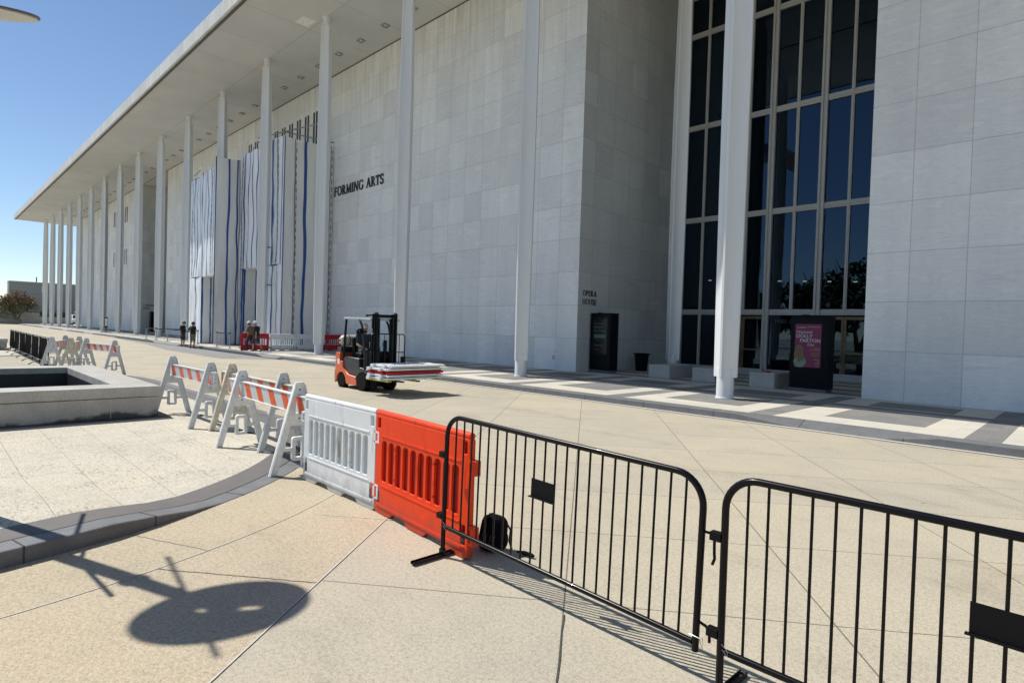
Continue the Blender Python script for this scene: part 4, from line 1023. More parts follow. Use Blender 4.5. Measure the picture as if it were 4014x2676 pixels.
# ------------------------------------------------------------------ forklift
fk = thing('forklift', 'orange and black forklift truck carrying a stack of plastic barriers', 'forklift', (-15.04, 9.52, 0))
FO = mat('forklift orange paint', (.72, .12, .035), .35, var=.06, scale=3, coat=.4); FD = mat('forklift dark grey plastic', (.022, .03, .036), .35, var=.15, scale=4, coat=.2)
FB = mat('forklift black steel', (.006, .007, .008), .4, var=.2, scale=8, spec=.2); RUB = mat('tyre rubber', (.012, .011, .010), .9, spec=.15, var=.3, scale=20, bmp=.3)
HUB = mat('dusty wheel rim', (.17, .155, .145), .6); FLB = mat('white sticker', (.75, .75, .75), .5); FGR = mat('grey guard top', (.42, .45, .48), .3, metal=.3)
MX2 = Matrix.Rotation(pi/2, 4, 'X')
def side_prism(pts, y0, y1): return MB().prism(pts, -y1, -y0, MX2)
cwt = side_prism([(-1.56, .16), (-1.575, .5), (-1.55, 1.05), (-1.30, 1.05), (-1.30, .80), (-1.14, .80), (-1.10, .60), (-.80, .42), (-.32, .38), (-.30, .13), (-.90, .13), (-.98, .34), (-1.12, .46), (-1.30, .46), (-1.44, .36), (-1.50, .16)], -.50, .50)
part('counterweight', cwt, FO, fk, 30, .02)
part('rear_skirt', side_prism([(-1.60, .13), (-1.61, .50), (-1.575, .50), (-1.52, .16)], -.49, .49), FD, fk, 30, .01)
part('rear_hood', side_prism([(-1.55, 1.05), (-1.53, 1.20), (-1.30, 1.23), (-1.28, 1.06)], -.46, .46), FD, fk, 30, .02)
part('body', side_prism([(-1.28, .90), (-1.10, .84), (-1.05, .62), (-.78, .44), (-.30, .40), (.20, .40), (.24, .62), (-.22, .66), (-.24, .92), (-.75, .94), (-1.0, .96), (-1.1, .93)], -.47, .47), FD, fk, 30, .03)
part('floor_plate', MB().box(-.32, -.46, .44, .34, .46, .52), FB, fk, 0, .01)
part('underbody', MB().box(-1.30, -.30, .12, .20, .30, .42), FB, fk, 0)
part('dashboard', side_prism([(-.02, .55), (.28, .55), (.30, 1.12), (.12, 1.16), (.02, 1.0)], -.40, .40), FB, fk, 30, .02)
part('fender', side_prism([(-.34, .30), (-.28, .50), (-.12, .60), (.12, .62), (.32, .52), (.34, .46), (.1, .56), (-.1, .53), (-.24, .42), (-.3, .3)], -.52, .52), FD, fk, 30)
se = part('seat', side_prism([(-1.02, .95), (-.5, .95), (-.46, 1.06), (-.98, 1.08)], -.24, .24), FB, fk, 30, .03)
part('seat_back', side_prism([(-1.06, 1.0), (-.94, 1.02), (-1.0, 1.52), (-1.1, 1.5)], -.22, .22), FB, fk, 30, .03)
part('headrest', MB().ell((-1.0, 0, 1.68), (.05, .13, .12)), FB, fk)
part('side_label', MB().box(-1.42, -.504, .70, -1.29, -.5005, .86), FLB, fk, 0); part('reflector_band', MB().box(-1.555, -.503, .80, -1.42, -.5005, .815), mat('pink grey band', (.7, .5, .45)), fk, 0)
me_ = textmesh('7 TON', .13, .002, 'LEFT', Matrix.Translation((-1.02, -.4745, .79))); link('side_marking', me_, mat('dim grey marking', (.12, .14, .15), .5), fk, 0)
for s_ in (-1, 1):
    y = s_*.455
    part('guard_pillar', MB().tube([(-1.13, y, .88), (-1.10, y, 1.4), (-1.03, y, 2.05)], [.038, .036, .034], 8), FB, fk)
    part('guard_pillar', MB().tube([(.07, y, .52), (.05, y, 1.0), (-.06, y, 1.62), (-.16, y, 1.90), (-.28, y, 2.05)], .034, 8), FD, fk)
    part('guard_side_rail', MB().tube([(-1.14, y, 2.09), (-.3, y, 2.08), (.36, y, 2.06)], .04, 8), FGR, fk)
rf = MB()
for k in range(7): rf.box(-1.02+.2*k, -.44, 2.06, -.98+.2*k, .44, 2.10)
part('guard_roof', rf, FB, fk, 0); part('guard_front_rail', MB().tube([(.36, -.44, 2.06), (.36, .44, 2.06)], .035, 8), FGR, fk); part('guard_rear_rail', MB().tube([(-1.14, -.44, 2.09), (-1.14, .44, 2.09)], .04, 8), FGR, fk)
part('roof_panel', MB().box(-1.1, -.43, 2.105, .33, .43, 2.115), FGR, fk, 0)
def wheel(x, y, r, wd):
    t_ = MB(); pr = [(r*.62, -wd/2), (r*.93, -wd/2), (r, -wd/2+.03), (r, wd/2-.03), (r*.93, wd/2), (r*.62, wd/2)]
    M_ = Matrix.Translation((x, y, r)) @ MX2
    t_.lathe(pr, 32, (0, 0, 0), M_)
    for k in range(22):
        a = 2*pi*k/22
        t_.box(r-.004, -wd/2+.01, -.02, r+.012, -.01, .02, Matrix.Translation((x, y, r)) @ Matrix.Rotation(a, 4, 'Y')); t_.box(r-.004, .01, -.02, r+.012, wd/2-.01, .02, Matrix.Translation((x, y, r)) @ Matrix.Rotation(a+.14, 4, 'Y'))
    w_ = part('wheel', t_, RUB, fk, 40)
    h_ = MB().lathe([(.03, -wd/2+.0), (.09, -wd/2+.0), (.1, -wd/2+.04), (r*.5, -wd/2+.05), (r*.63, -wd/2+.01), (r*.63, wd/2-.01), (.03, wd/2-.03)], 24, (0, 0, 0), M_)
    for k in range(6): a = 2*pi*k/6; h_.tube([(x+.11*cos(a), y-wd/2+.045, r+.11*sin(a)), (x+.11*cos(a), y-wd/2+.0, r+.11*sin(a))], .014, 6)
    h_.lathe([(.03, -wd/2+.045), (.05, -wd/2+.044), (.05, -wd/2-.01), (.0, -wd/2-.015)], 12, (0, 0, 0), M_)
    part('rim', h_, HUB, w_, 40)
for s_ in (-1, 1): wheel(0, s_*.42, .265, .22); wheel(-1.22, s_*.40, .215, .17)
# mast, carriage, load backrest, forks
for s_ in (-1, 1):
    y = s_*.315-.05
    m_ = MB().box(.40, y-.05, .12, .47, y+.05, 2.22).box(.47, y-.065, .12, .49, y+.065, 2.20).box(.38, y-.08, .12, .40, y+.08, 2.23)
    m_.box(.49, y-.03, .16, .545, y+.03, 2.24)
    part('mast_rail', m_, FB, fk, 0)
    part('lift_cylinder', MB().tube([(.42, y-s_*.13, .2), (.42, y-s_*.13, 1.1), (.42, y-s_*.13, 1.101), (.42, y-s_*.13, 2.1)], [.045, .045, .028, .028], 10), FB, fk)
    part('chain', MB().box(.50, y-s_*.085-.012, .5, .515, y-s_*.085+.012, 2.15), FD, fk, 0)
    hk = MB()
    for q in range(3): hk.tube([(.40, y-.03+.035*q, 2.20), (.46, y-.03+.035*q, 2.27), (.53, y-.03+.035*q, 2.20)], .011, 6)
    part('hose', hk, FB, fk)
    part('tilt_cylinder', MB().tube([(.0, s_*.30, .58), (.38, s_*.30, .72)], .035, 8), FB, fk)
for z in (.3, 1.02, 2.17): part('mast_crossbar', MB().box(.385, -.40, z-.045, .44, .30, z+.045), FB, fk, 0)
part('mast_top_arm', MB().box(.40, -.66, 2.16, .46, -.40, 2.20).box(.40, -.68, 2.14, .46, -.62, 2.165), FB, fk, 0)
part('centre_cylinder', MB().tube([(.46, -.05, .3), (.46, -.05, 1.48)], .055, 12), FB, fk)
cr_ = MB().box(.56, -.50, .42, .62, .50, .52).box(.56, -.50, .72, .62, .50, .80).box(.56, -.2, .5, .60, -.14, .75).box(.56, .14, .5, .60, .2, .75)
part('carriage', cr_, FB, fk, 0)
bk = [(.64, -.62, .80), (.64, -.62, 1.62), (.64, -.57, 1.67), (.64, .45, 1.66), (.64, .50, 1.61), (.64, .50, .80)]
part('backrest_frame', MB().tube(bk, .016, 8), FB, fk); part('backrest_rail', MB().tube([(.64, -.62, 1.15), (.64, .50, 1.14)], .014, 8), FB, fk)
for y in (-.40, -.18, .05, .31): part('backrest_bar', MB().tube([(.64, y, .80), (.64, y, 1.665)], .010, 6), FB, fk)
for y in (-.28, .24): part('fork', MB().box(.60, y-.06, .38, .645, y+.06, .86).box(.60, y-.06, .375, 1.72, y+.06, .412), FB, fk, 0, .004)
part('pressure_box', MB().box(.64, .36, .80, .70, .50, 1.02), FB, fk, 0, .01)
part('steering_wheel', MB().tube([(-.14+.05*cos(a*pi/10)-.0, .17*sin(a*pi/10)+.0, 1.17+.14*cos(a*pi/10)) for a in range(21)], .013, 6, False).tube([(-.14, 0, 1.17), (.05, 0, 1.05)], .02, 6), FB, fk)
part('lever', MB().tube([(.02, -.3, 1.1), (-.02, -.3, 1.28)], .009, 6), FB, fk); part('lever', MB().tube([(.04, -.24, 1.1), (.02, -.24, 1.28)], .009, 6), FB, fk)
part('mast_label', MB().box(.381, -.455, 1.55, .3995, -.452, 1.82).box(.376, -.44, 1.50, .379, -.36, 1.80), FLB, fk, 0)
part('mirror', MB().tube([(.0, -.46, 1.72), (.06, -.42, 1.70)], .045, 10), FB, fk); part('work_lamp', MB().lathe([(.02, 0), (.06, .02), (.07, .07), (.0, .075)], 14, (0, 0, 0), Matrix.Translation((-.12, -.52, 1.72)) @ Matrix.Rotation(pi/2, 4, 'Y')), FB, fk)
tk = thing('gas_cylinder', 'cream gas cylinder lying across the back of the forklift', 'gas cylinder', (-15.04-1.28, 9.42, 1.42))
part('tank', MB().lathe([(.0, -.42), (.10, -.40), (.155, -.33), (.165, -.25), (.165, .25), (.155, .33), (.10, .40), (.0, .42)], 24, (0, 0, 0), MX2), mat('cream cylinder paint', (.50, .48, .42), .45, var=.25, scale=5), tk, 40)
part('bracket', MB().tube([(.17*cos(a), -.16, .17*sin(a)) for a in [k*pi/12 for k in range(25)]], .014, 6, False).tube([(.17*cos(a), .2, .17*sin(a)) for a in [k*pi/12 for k in range(25)]], .014, 6, False), FB, tk); part('valve', MB().tube([(0, -.42, 0), (0, -.50, 0)], .035, 8), BRASS, tk)
# the load
lbl = ['white plastic barrier topmost on the forklift load', 'white plastic barrier second from the top of the forklift load', 'red orange plastic barrier lying in the middle of the forklift load', 'white plastic barrier just below the orange one on the forklift', 'white plastic barrier lowest on the forklift load']
for i in range(5):
    z = .815-.083*i
    barrier(lbl[i], (-14.26-[0, .03, .0, .02, .04][i], 8.70+[.10, 0, .03, .02, .0][i], z), 0, PRD if i == 2 else PWH, PRD if i == 2 else PWH_SHADE, True, 'plastic barriers stacked on the forklift').rotation_euler = (pi/2, 0, pi/2)
for o in [x for x in bpy.data.objects if x.get('group') == 'plastic barriers stacked on the forklift']: o.scale = (1.14, 1.0, 1.0)
pt = thing('pallet', 'yellow pallet frame under the forklift load', 'pallet', (-13.75, 9.6, .415)); YEL = mat('yellow pallet edge', (.55, .45, .05), .6)
for y in (-.85, -.02, .8): part('board', MB().box(-.52, y-.06, 0, .54, y+.06, .03), YEL, pt, 0)

# ------------------------------------------------------------------ people
SKIN = mat('fair skin', (.42, .24, .16), .55, var=.05); SKIN2 = mat('tanned skin', (.33, .19, .12), .55, var=.05)  # a lighter and a darker skin tone, nearly even
def limb(mb, pts, rs_, n=10):
    P_ = []; R_ = []
    for i in range(len(pts)-1):
        a, b = Vector(pts[i]), Vector(pts[i+1])
        for k in range(4): P_.append(a.lerp(b, k/4)); R_.append(rs_[i]+(rs_[i+1]-rs_[i])*k/4)
    P_.append(Vector(pts[-1])); R_.append(rs_[-1]); mb.tube(P_, R_, n)
    for p, r in zip(pts, rs_): mb.ell(p, (r, r, r), 10, 7)
def fused(name, mb, m, parent, vox=.011):
    o = part(name, mb, m, parent, 0); r = o.modifiers.new('remesh', 'REMESH'); r.mode = 'VOXEL'; r.voxel_size = vox; r.use_smooth_shade = True
    s_ = o.modifiers.new('smooth', 'SMOOTH'); s_.iterations = 3; s_.factor = .5; return o
def hand(mb, wrist, d, up, side):
    """palm, four fingers and a thumb; d = pointing direction, up = back of the hand"""
    w_, d, up = Vector(wrist), Vector(d).normalized(), Vector(up).normalized(); sd = d.cross(up).normalized()*side
    pc = w_+d*.05
    M_ = Matrix((( d.x, sd.x, up.x, pc.x), (d.y, sd.y, up.y, pc.y), (d.z, sd.z, up.z, pc.z), (0, 0, 0, 1)))
    mb.ell((0, 0, 0), (.052, .042, .017), 12, 8, M_)
    for k, (o_, L_) in enumerate(((-.030, .066), (-.010, .076), (.010, .072), (.029, .056))):
        b0 = pc+d*.038+sd*o_; b1 = b0+(d*.9-up*.25).normalized()*L_*.45; b2 = b1+(d*.6-up*.8).normalized()*L_*.33; b3 = b2+(d*.2-up).normalized()*L_*.25
        mb.tube([b0, b1, b2, b3], [.0095, .009, .008, .0065], 7)
    t0 = pc-d*.025-sd*.032; mb.tube([t0, t0+(d*.5-sd*.8).normalized()*.03, t0+(d*.8-sd*.5-up*.3).normalized()*.062], [.012, .0105, .008], 7)
def head(mb, c, yaw, tilt=0):
    M_ = Matrix.Translation(c) @ Matrix.Rotation(yaw, 4, 'Z') @ Matrix.Rotation(tilt, 4, 'Y')
    mb.ell((0, 0, .01), (.095, .076, .112), 18, 14, M_); mb.ell((.02, 0, -.06), (.07, .058, .055), 14, 10, M_)
    mb.ell((.097, 0, -.012), (.018, .013, .024), 8, 6, M_); mb.ell((.083, 0, -.055), (.012, .026, .008), 8, 5, M_)
    for s_ in (-1, 1): mb.ell((-.005, s_*.078, -.005), (.02, .01, .03), 8, 6, M_); mb.ell((.082, s_*.032, .022), (.010, .016, .008), 8, 6, M_)
    return M_
EYE = mat('dark eye', (.02, .02, .02), .3); HAIR = mat('dark hair', (.03, .022, .018), .8); GREYH = mat('grey hair', (.3, .29, .27), .8)
def person(label, loc, rz, P, skin, shirt, legs_m, shoe_m, hat, hat_m, hair_m=None, short_sleeve=True, shorts=True, group=None, belly=0, glasses=False):
    t = thing('person', label, 'person', loc, rz, group)
    b = MB(); hp, ch, nk, hd = [Vector(P[k]) for k in ('hip', 'chest', 'neck', 'head')]
    b.ell(hp, (.13, .16, .13)); b.ell(ch, (.125, .17, .17)); b.ell((hp+ch)/2, (.12, .15, .16)); limb(b, [ch+Vector((0, 0, .12)), nk, hd-Vector((0, 0, .07))], [.09, .056, .055])
    HM = head(b, hd, P.get('hyaw', 0), P.get('htilt', 0))
    for s_, k in ((1, 'L'), (-1, 'R')):
        sh, el, wr = P['sh'+k], P['el'+k], P['wr'+k]; limb(b, [sh, el, wr], [.052, .041, .027]); d = (Vector(wr)-Vector(el)).normalized()
        d = (d+Vector(P.get('hd'+k, (0, 0, 0)))).normalized(); up = Vector((0, s_, .15)); up = (up-d*up.dot(d)).normalized(); hand(b, wr, d, up, s_)
        th, kn, an = P['th'+k], P['kn'+k], P['an'+k]; limb(b, [th, kn, an], [.088, .058, .040])
        f0 = Vector(an); fd = Vector((cos(P.get('foot'+k, 0)), sin(P.get('foot'+k, 0)), 0)); limb(b, [f0+Vector((0, 0, -.03))-fd*.03, f0+fd*.12+Vector((0, 0, -.05))], [.04, .03])
    fused('body', b, skin, t)
    s1 = MB(); s1.ell(ch+Vector((0, 0, .0)), (.15+belly*.3, .195, .20)); s1.ell((hp+ch)/2+Vector((belly*.5, 0, 0)), (.145+belly, .178, .20)); s1.ell(hp+Vector((belly*.3, 0, .05)), (.15+belly*.6, .178, .13)); s1.lathe([(.105, 0), (.078, .075)], 12, ch+Vector((0, 0, .13)))
    for k in 'LR':
        sh, el = Vector(P['sh'+k]), Vector(P['el'+k]); e2 = sh.lerp(el, .72 if short_sleeve else 1.0); limb(s1, [sh+Vector((0, 0, .01)), e2], [.075, .064]); limb(s1, [ch+Vector((0, 0, .12)), sh], [.09, .07])
        if not short_sleeve: limb(s1, [el, Vector(P['wr'+k])], [.06, .042])
    fused('shirt', s1, shirt, t, .014)
    s2 = MB(); s2.ell(hp-Vector((0, 0, .02)), (.15, .182, .13))
    for k in 'LR':
        th, kn, an = Vector(P['th'+k]), Vector(P['kn'+k]), Vector(P['an'+k])
        if shorts: limb(s2, [th, th.lerp(kn, .95)], [.11, .085])
        else: limb(s2, [th, kn, kn.lerp(an, .93)], [.108, .08, .068])
    fused('shorts' if shorts else 'trousers', s2, legs_m, t, .014)
    for k in 'LR':
        f0 = Vector(P['an'+k]); a = P.get('foot'+k, 0); M_ = Matrix.Translation((f0.x, f0.y, f0.z-.045)) @ Matrix.Rotation(a, 4, 'Z') @ Matrix.Rotation(P.get('fp'+k, 0), 4, 'Y')
        q = MB().ell((.055, 0, 0), (.145, .052, .04), 16, 8, M_).ell((-.03, 0, .03), (.058, .05, .055), 12, 8, M_); fused('shoe', q, shoe_m, t, .012)
    ey = MB()
    for s_ in (-1, 1): ey.ell((.090, s_*.032, .015), (.006, .011, .006), 8, 6, HM)
    if glasses: ey.tube([HM @ Vector(p) for p in ((.0, -.08, .018), (.1, -.055, .018), (.108, 0, .014), (.1, .055, .018), (.0, .08, .018))], .006, 6)
    part('glasses' if glasses else 'eyes', ey, EYE, t)
    if hair_m: part('hair', MB().ell((-.022, 0, .02), (.088, .083, .095), 16, 10, HM), hair_m, t)
    h_ = MB()
    if hat == 'helmet':
        h_.lathe([(.128, .035), (.128, .045), (.116, .05), (.114, .09), (.10, .13), (.07, .158), (.03, .17), (0, .172)], 24, (0, 0, 0), HM @ Matrix.Diagonal((1.06, .93, 1, 1))); h_.prism([(.08, -.09), (.15, -.06), (.165, 0), (.15, .06), (.08, .09)], .034, .046, HM); h_.tube([HM @ Vector(p) for p in ((-.11, 0, .10), (-.06, 0, .155), (0, 0, .176), (.06, 0, .155), (.115, 0, .10))], .012, 6)
    else:
        h_.lathe([(.102, .03), (.104, .06), (.095, .10), (.07, .128), (.0, .14)], 24, (0, 0, 0), HM @ Matrix.Diagonal((1.04, .9, 1, 1))); h_.prism([(.07, -.07), (.15, -.055), (.17, 0), (.15, .055), (.07, .07)], .035, .045, HM)
    part('helmet' if hat == 'helmet' else 'cap', h_, hat_m, t)
    return t
BLK = mat('black shirt cloth', (.014, .014, .017), .85, var=.2, scale=8); KHK = mat('olive khaki cloth', (.17, .15, .09), .85); DKG = mat('dark grey cloth', (.035, .037, .045), .85)
TAN = mat('tan brown shirt cloth', (.22, .14, .08), .85); GRT = mat('charcoal tee cloth', (.045, .05, .06), .85); SHB = mat('black shoe', (.012, .012, .012), .6)
HWH = mat('white hard hat', (.78, .79, .78), .3, coat=.4); HBK = mat('black hard hat', (.02, .02, .022), .25, coat=.6)
def stand(**k):
    P = dict(hip=(0, 0, .93), chest=(.0, 0, 1.27), neck=(.0, 0, 1.47), head=(.02, 0, 1.62), shL=(0, .19, 1.40), shR=(0, -.19, 1.40), elL=(-.03, .25, 1.12), elR=(-.03, -.25, 1.12), wrL=(.03, .24, .87), wrR=(.03, -.24, .87),
             thL=(0, .095, .88), thR=(0, -.095, .88), knL=(.02, .11, .48), knR=(.02, -.11, .48), anL=(0, .12, .085), anR=(0, -.12, .085)); P.update(k); return P
person('man in black cap and dark shorts standing hand on hip by the rope posts', (-45.9, 13.15, .006), radians(40), stand(head=(.06, 0, 1.61), neck=(.02, 0, 1.47), elL=(-.16, .34, 1.16), wrL=(-.02, .22, .98), hyaw=.1, htilt=.25, footL=.2, footR=-.3), SKIN, BLK, DKG, SHB, 'helmet', HBK, HAIR, belly=.05)
person('man in black cap, black shirt and khaki shorts seen from behind by the rope posts', (-42.95, 12.9, .006), radians(115), stand(head=(.03, 0, 1.60), elL=(-.05, .33, 1.15), wrL=(.12, .27, 1.02), elR=(-.02, -.30, 1.14), knL=(.03, .14, .48), anL=(-.02, .17, .085), knR=(.04, -.12, .48), footL=.3, footR=-.2), SKIN, BLK, KHK, SHB, 'helmet', HBK, HAIR, belly=.06)
person('worker in white helmet and tan shirt half hidden behind the man in black', (-36.05, 14.0, .154), radians(215), stand(head=(.10, .0, 1.60), neck=(.05, 0, 1.46), chest=(.02, 0, 1.27), elL=(.08, .25, 1.13), wrL=(.28, .2, 1.1), knL=(.16, .11, .50), anL=(.10, .12, .10), knR=(-.05, -.11, .48), anR=(-.22, -.12, .11), htilt=.2, fpR=.4), SKIN2, TAN, DKG, SHB, 'helmet', HWH, HAIR, shorts=False)
person('worker in white helmet, black shirt and dark shorts walking past the red barrier', (-35.35, 14.1, .154), radians(215), stand(head=(.12, 0, 1.62), neck=(.06, 0, 1.48), chest=(.03, 0, 1.29), elL=(-.12, .25, 1.12), wrL=(-.10, .24, .88), elR=(.05, -.26, 1.12), wrR=(.14, -.22, .90), knL=(.16, .11, .50), anL=(.14, .12, .09), knR=(-.02, -.11, .50), anR=(-.30, -.12, .16), htilt=.2, fpR=.6), SKIN, BLK, DKG, SHB, 'helmet', HWH, GREYH, belly=.04)
person('forklift driver in white helmet, glasses and charcoal shirt sitting at the wheel', (-15.04, 9.50, 0), 0,
       dict(hip=(-.74, 0, 1.15), chest=(-.76, 0, 1.44), neck=(-.74, 0, 1.62), head=(-.70, 0, 1.77), shL=(-.75, .19, 1.55), shR=(-.75, -.19, 1.55), elL=(-.58, .27, 1.32), elR=(-.60, -.29, 1.31), wrL=(-.34, .16, 1.26), wrR=(-.36, -.20, 1.22),
            thL=(-.68, .10, 1.10), thR=(-.68, -.10, 1.10), knL=(-.26, .14, 1.10), knR=(-.26, -.14, 1.10), anL=(-.12, .13, .62), anR=(-.12, -.13, .62), hyaw=-.1, hdL=(.3, 0, -.2), hdR=(.3, 0, -.2)), SKIN, GRT, DKG, SHB, 'helmet', HWH, HAIR, shorts=False, glasses=True, belly=.02)

# ------------------------------------------------------------------ rope posts
BELT = mat('black belt webbing', (.02, .025, .035), .7); CHR = mat('dull steel post', (.33, .34, .35), .35, metal=.6)
posts = [(-48.97, 13.95), (-45.8, 14.1), (-51.8, 13.75), (-54.9, 13.75), (-57.94, 13.75), (-40.9, 13.75), (-38.9, 13.85), (-36.9, 13.95)]
plab = ['steel rope post just left of the man in the dark shorts', 'steel rope post between the two men in black', 'steel rope post three to the left of the two men in black', 'steel rope post beside the foot of the second column left of the men', 'farthest steel rope post in the left hand roped line', 'steel rope post in front of the left end of the wrapped box', 'steel rope post at the right end of the short belt', 'steel rope post in front of the red barrier beside the walking workers']
p0 = None
for (x, y), l_ in zip(posts, plab):
    t = thing('rope_post', l_, 'rope post', (x, y, .152), 0, 'steel rope posts on the sidewalk')
    part('post', MB().tube([(0, 0, .02), (0, 0, .98)], .032, 12), CHR, t); part('base', MB().lathe([(.17, 0), (.17, .012), (.05, .035), (.0, .036)], 24), CHR, t); part('belt_head', MB().tube([(0, 0, .93), (0, 0, 1.03)], .042, 12), BELT, t)
def belt(label, a, b, sag=.05, z=1.12):
    v = []
    for k in range(13):
        u = k/12; x = a[0]+(b[0]-a[0])*u; y = a[1]+(b[1]-a[1])*u; zz = z-4*sag*u*(1-u); v += [(x, y, zz-.03), (x, y, zz+.03), (x, y+.004, zz+.03), (x, y+.004, zz-.03)]
    f = [(4*k+i, 4*k+4+i, 4*k+4+(i+1) % 4, 4*k+(i+1) % 4) for k in range(12) for i in range(4)]
    tag(part('belt', MB().add(v, f), BELT, None, 0), label, 'belt', 'black retractable belts between the rope posts')
belt('black belt between the farthest post and the next one', posts[4], posts[3]); belt('black belt across the foot of the column, second stretch from the far end', posts[3], posts[2], .1)
belt('black belt left of the two men in black', posts[2], posts[0]); belt('black belt passing behind the two men in black', posts[0], posts[1], .12); belt('black belt of the short pair of posts before the wrapped box', posts[5], posts[6], .03)
belt('lower black belt running back towards the wall at the far end', posts[4], (-59.5, 19.9), .05, 1.05)
ss = thing('sign_stand', 'narrow upright sign on a black foot standing between the far columns', 'sign', (-79.6, 14.9, .152), radians(10))
part('panel', MB().box(-.04, -.17, .55, .04, .17, 1.75), DARKM, ss, 0, .02); part('sign_face', MB().box(.041, -.13, .75, .046, .13, 1.6), FLB, ss, 0); part('post', MB().tube([(0, 0, .1), (0, 0, .75)], .06, 8), DARKM, ss); part('foot', MB().lathe([(.55, 0), (.55, .05), (.15, .1)], 20), DARKM, ss)

# ------------------------------------------------------------------ kiosks, planters, bin
KB = mat('kiosk black shell', (.004, .006, .009), .45, var=.2, scale=3, spec=.12); KG = mat('kiosk plinth', (.13, .14, .145), .7)
MAG = mat('magenta poster', (.17, .008, .075), .35, var=.06, scale=2); PTX = mat('poster pale print', (.42, .50, .46), .5); YTX = mat('poster yellow print', (.36, .30, .07), .5)
def kiosk(label, x, y, rz, h, wd=1.15, dp=.46):
    t = thing('display_kiosk', label, 'kiosk', (x, y, .156), rz)
    part('shell', MB().box(0, 0, .10, wd, dp, h), KB, t, 0, .02); part('plinth', MB().box(.03, .03, 0, wd-.03, dp-.03, .10), KG, t, 0)
    part('cap', MB().box(-.01, -.01, h+.002, wd+.01, dp+.01, h+.035).box(.3, .1, h+.035, .5, .25, h+.06), KB, t, 0)
    part('screen_bezel', MB().box(.08, -.008, .72, wd-.08, -.0005, h-.1), KB, t, 0)
    return t
def ptext(par, s, size, x, z, m, align='LEFT', sx=1.0, bold=.0, y=-.0125):
    me = textmesh(s, size, .002, align, Matrix.Translation((x, y, z)) @ Matrix.Diagonal((sx, 1, 1, 1)), bold); return link('lettering', me, m, par, 0)
k1 = kiosk('black display kiosk with a dark film series screen under the OPERA HOUSE letters', -16.12, 21.12, radians(-4), 2.56, 1.14, .55)
DIM = mat('dim screen print', (.13, .15, .15), .5); GRNP = mat('dim green banner', (.07, .16, .10), .5); sc1 = part('screen', MB().box(.16, -.011, .80, .96, -.0085, 2.36), mat('dark film screen', (.010, .013, .016), .25, spec=.3), k1, 0)
for s_, z, q in (('Our Summer', 2.10, .11), ('Outdoor', 1.94, .15), ('Film Series', 1.77, .15), ('Step Up', 1.15, .13), ('SATURDAY', .98, .06), ('THE OPENING', 1.40, .05)): ptext(k1, s_, q, .20 if z > 1.6 else .28, z, DIM)
part('banner', MB().box(.22, -.0135, 1.50, .88, -.0115, 1.66), GRNP, k1, 0)
k2 = kiosk('black display kiosk with a magenta event poster in front of the glass doors', -7.47, 20.9, radians(-2), 2.50, 1.20, .60)
part('poster', MB().box(.155, -.0115, .80, .985, -.0085, 2.24), MAG, k2, 0)
ptext(k2, 'The REACH', .062, .20, 2.10, PTX); ptext(k2, 'MILLENNIUM STAGE', .04, .56, 2.13, PTX)
ptext(k2, 'National', .145, .20, 1.93, PTX); ptext(k2, 'DOLLY', .165, .195, 1.785, PTX, 'LEFT', 1.0, .002); ptext(k2, 'PARTON', .165, .31, 1.635, PTX, 'LEFT', 1.0, .002); ptext(k2, 'Day', .135, .56, 1.515, PTX)
for s_, z, q, m in (('FRIDAY,', 1.42, .05, YTX), ('SEPTEMBER 26', 1.365, .05, YTX), ('An evening of', 1.28, .045, YTX), ('FREE festivities', 1.225, .045, YTX), ('at the REACH', 1.17, .045, YTX), ('Film, Dance,', 1.08, .03, PTX), ('Rhinestones and', 1.045, .03, PTX), ('more', 1.01, .03, PTX), ('and 9 to 5', .96, .03, PTX), ('line dancing', .925, .03, PTX), ('Reservations', .87, .028, YTX), ('not required', .84, .028, YTX)): ptext(k2, s_, q, .955, z, m, 'RIGHT')
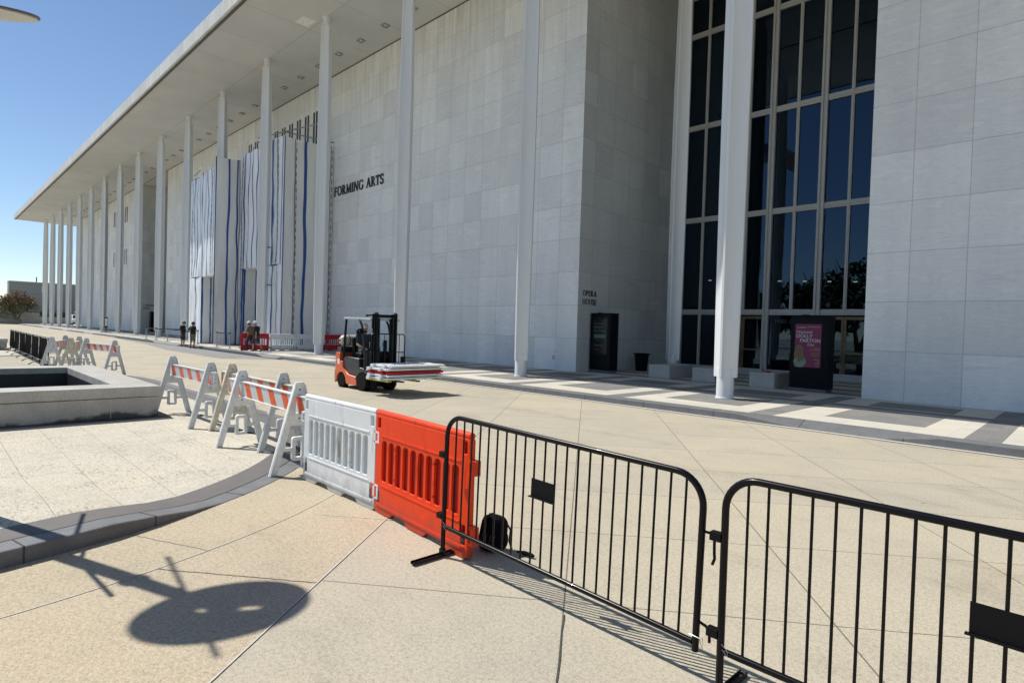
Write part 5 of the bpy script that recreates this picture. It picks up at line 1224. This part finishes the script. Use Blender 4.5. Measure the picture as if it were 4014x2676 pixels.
# flat picture of a fair haired woman printed on the poster
pc = part('poster_portrait', MB().ell((.33, -.0128, .98), (.20, .0008, .19), 20, 10), mat('poster mint cardigan', (.17, .27, .18), .5, var=.2, scale=30), k2, 0)
part('portrait_hair', MB().ell((.30, -.0142, 1.33), (.135, .0008, .22), 20, 12).ell((.21, -.0145, 1.22), (.07, .0008, .14), 14, 8).ell((.41, -.0146, 1.16), (.06, .0008, .13), 14, 8), mat('poster blond', (.15, .12, .05), .5, var=.4, scale=40), pc, 0)
part('portrait_face', MB().ell((.32, -.0158, 1.28), (.075, .0006, .105), 18, 10).ell((.32, -.0155, 1.08), (.07, .0006, .12), 14, 8), mat('poster skin', (.18, .10, .06), .5), pc, 0)
part('portrait_features', MB().ell((.295, -.0170, 1.30), (.014, .0004, .007), 10, 5).ell((.347, -.0170, 1.30), (.014, .0004, .007), 10, 5).ell((.32, -.0170, 1.225), (.022, .0004, .007), 10, 5), mat('poster dark ink', (.08, .03, .03), .5), pc, 0)
kx = kiosk('black display kiosk in the far recess under the CONCERT HALL letters', -88.0, 21.2, radians(-4), 2.6)
kx2 = kiosk('black display kiosk showing as a dark sliver behind the column left of the scaffold', -79.4, 20.9, radians(-2), 2.6)
def planter(label, x0, x1, y0, y1, h=.52):
    t = thing('granite_block', label, 'bench', ((x0+x1)/2, (y0+y1)/2, .152), 0, 'granite blocks before the glass front'); a, b = (x1-x0)/2, (y1-y0)/2
    part('block', MB().box(-a+.015, -b+.015, 0, a-.015, b-.015, h-.085), GRAN_P, t, 0); part('cap', MB().box(-a, -b, h-.08, a, b, h), GRAN_P, t, 0, .006)
planter('granite block at the foot of the column inside the recess', -13.02, -12.05, 21.0, 22.9)
planter('granite block partly hidden by the near round column', -11.1, -10.15, 21.0, 22.9); planter('granite block with a red cloth on top beside the magenta poster', -8.82, -7.93, 20.85, 22.6)
tag(part('red_cloth', MB().ell((-8.35, 21.3, .70), (.14, .10, .03), 14, 6), mat('red cloth', (.5, .02, .04), .7), None), 'small red cloth lying on the granite block', 'cloth')
tb_ = thing('trash_bin', 'black tapered litter bin against the recess wall', 'bin', (-15.3, 24.05, .156)); part('bin', MB().lathe([(.26, 0), (.33, .72), (.335, .74)], 24), KB, tb_); part('rim', MB().lathe([(.345, .74), (.39, .80), (.37, .83), (.30, .82), (.29, .74)], 24), KB, tb_)
# loose cable and litter
tag(part('cable', MB().tube([(-12.6, 3.95, .02), (-12.1, 4.1, .02), (-11.6, 3.95, .02), (-11.0, 4.02, .02), (-10.5, 3.9, .02), (-10.0, 4.0, .02)], .012, 6), BPL, None), 'black cable lying on the paving under the barricades', 'cable')
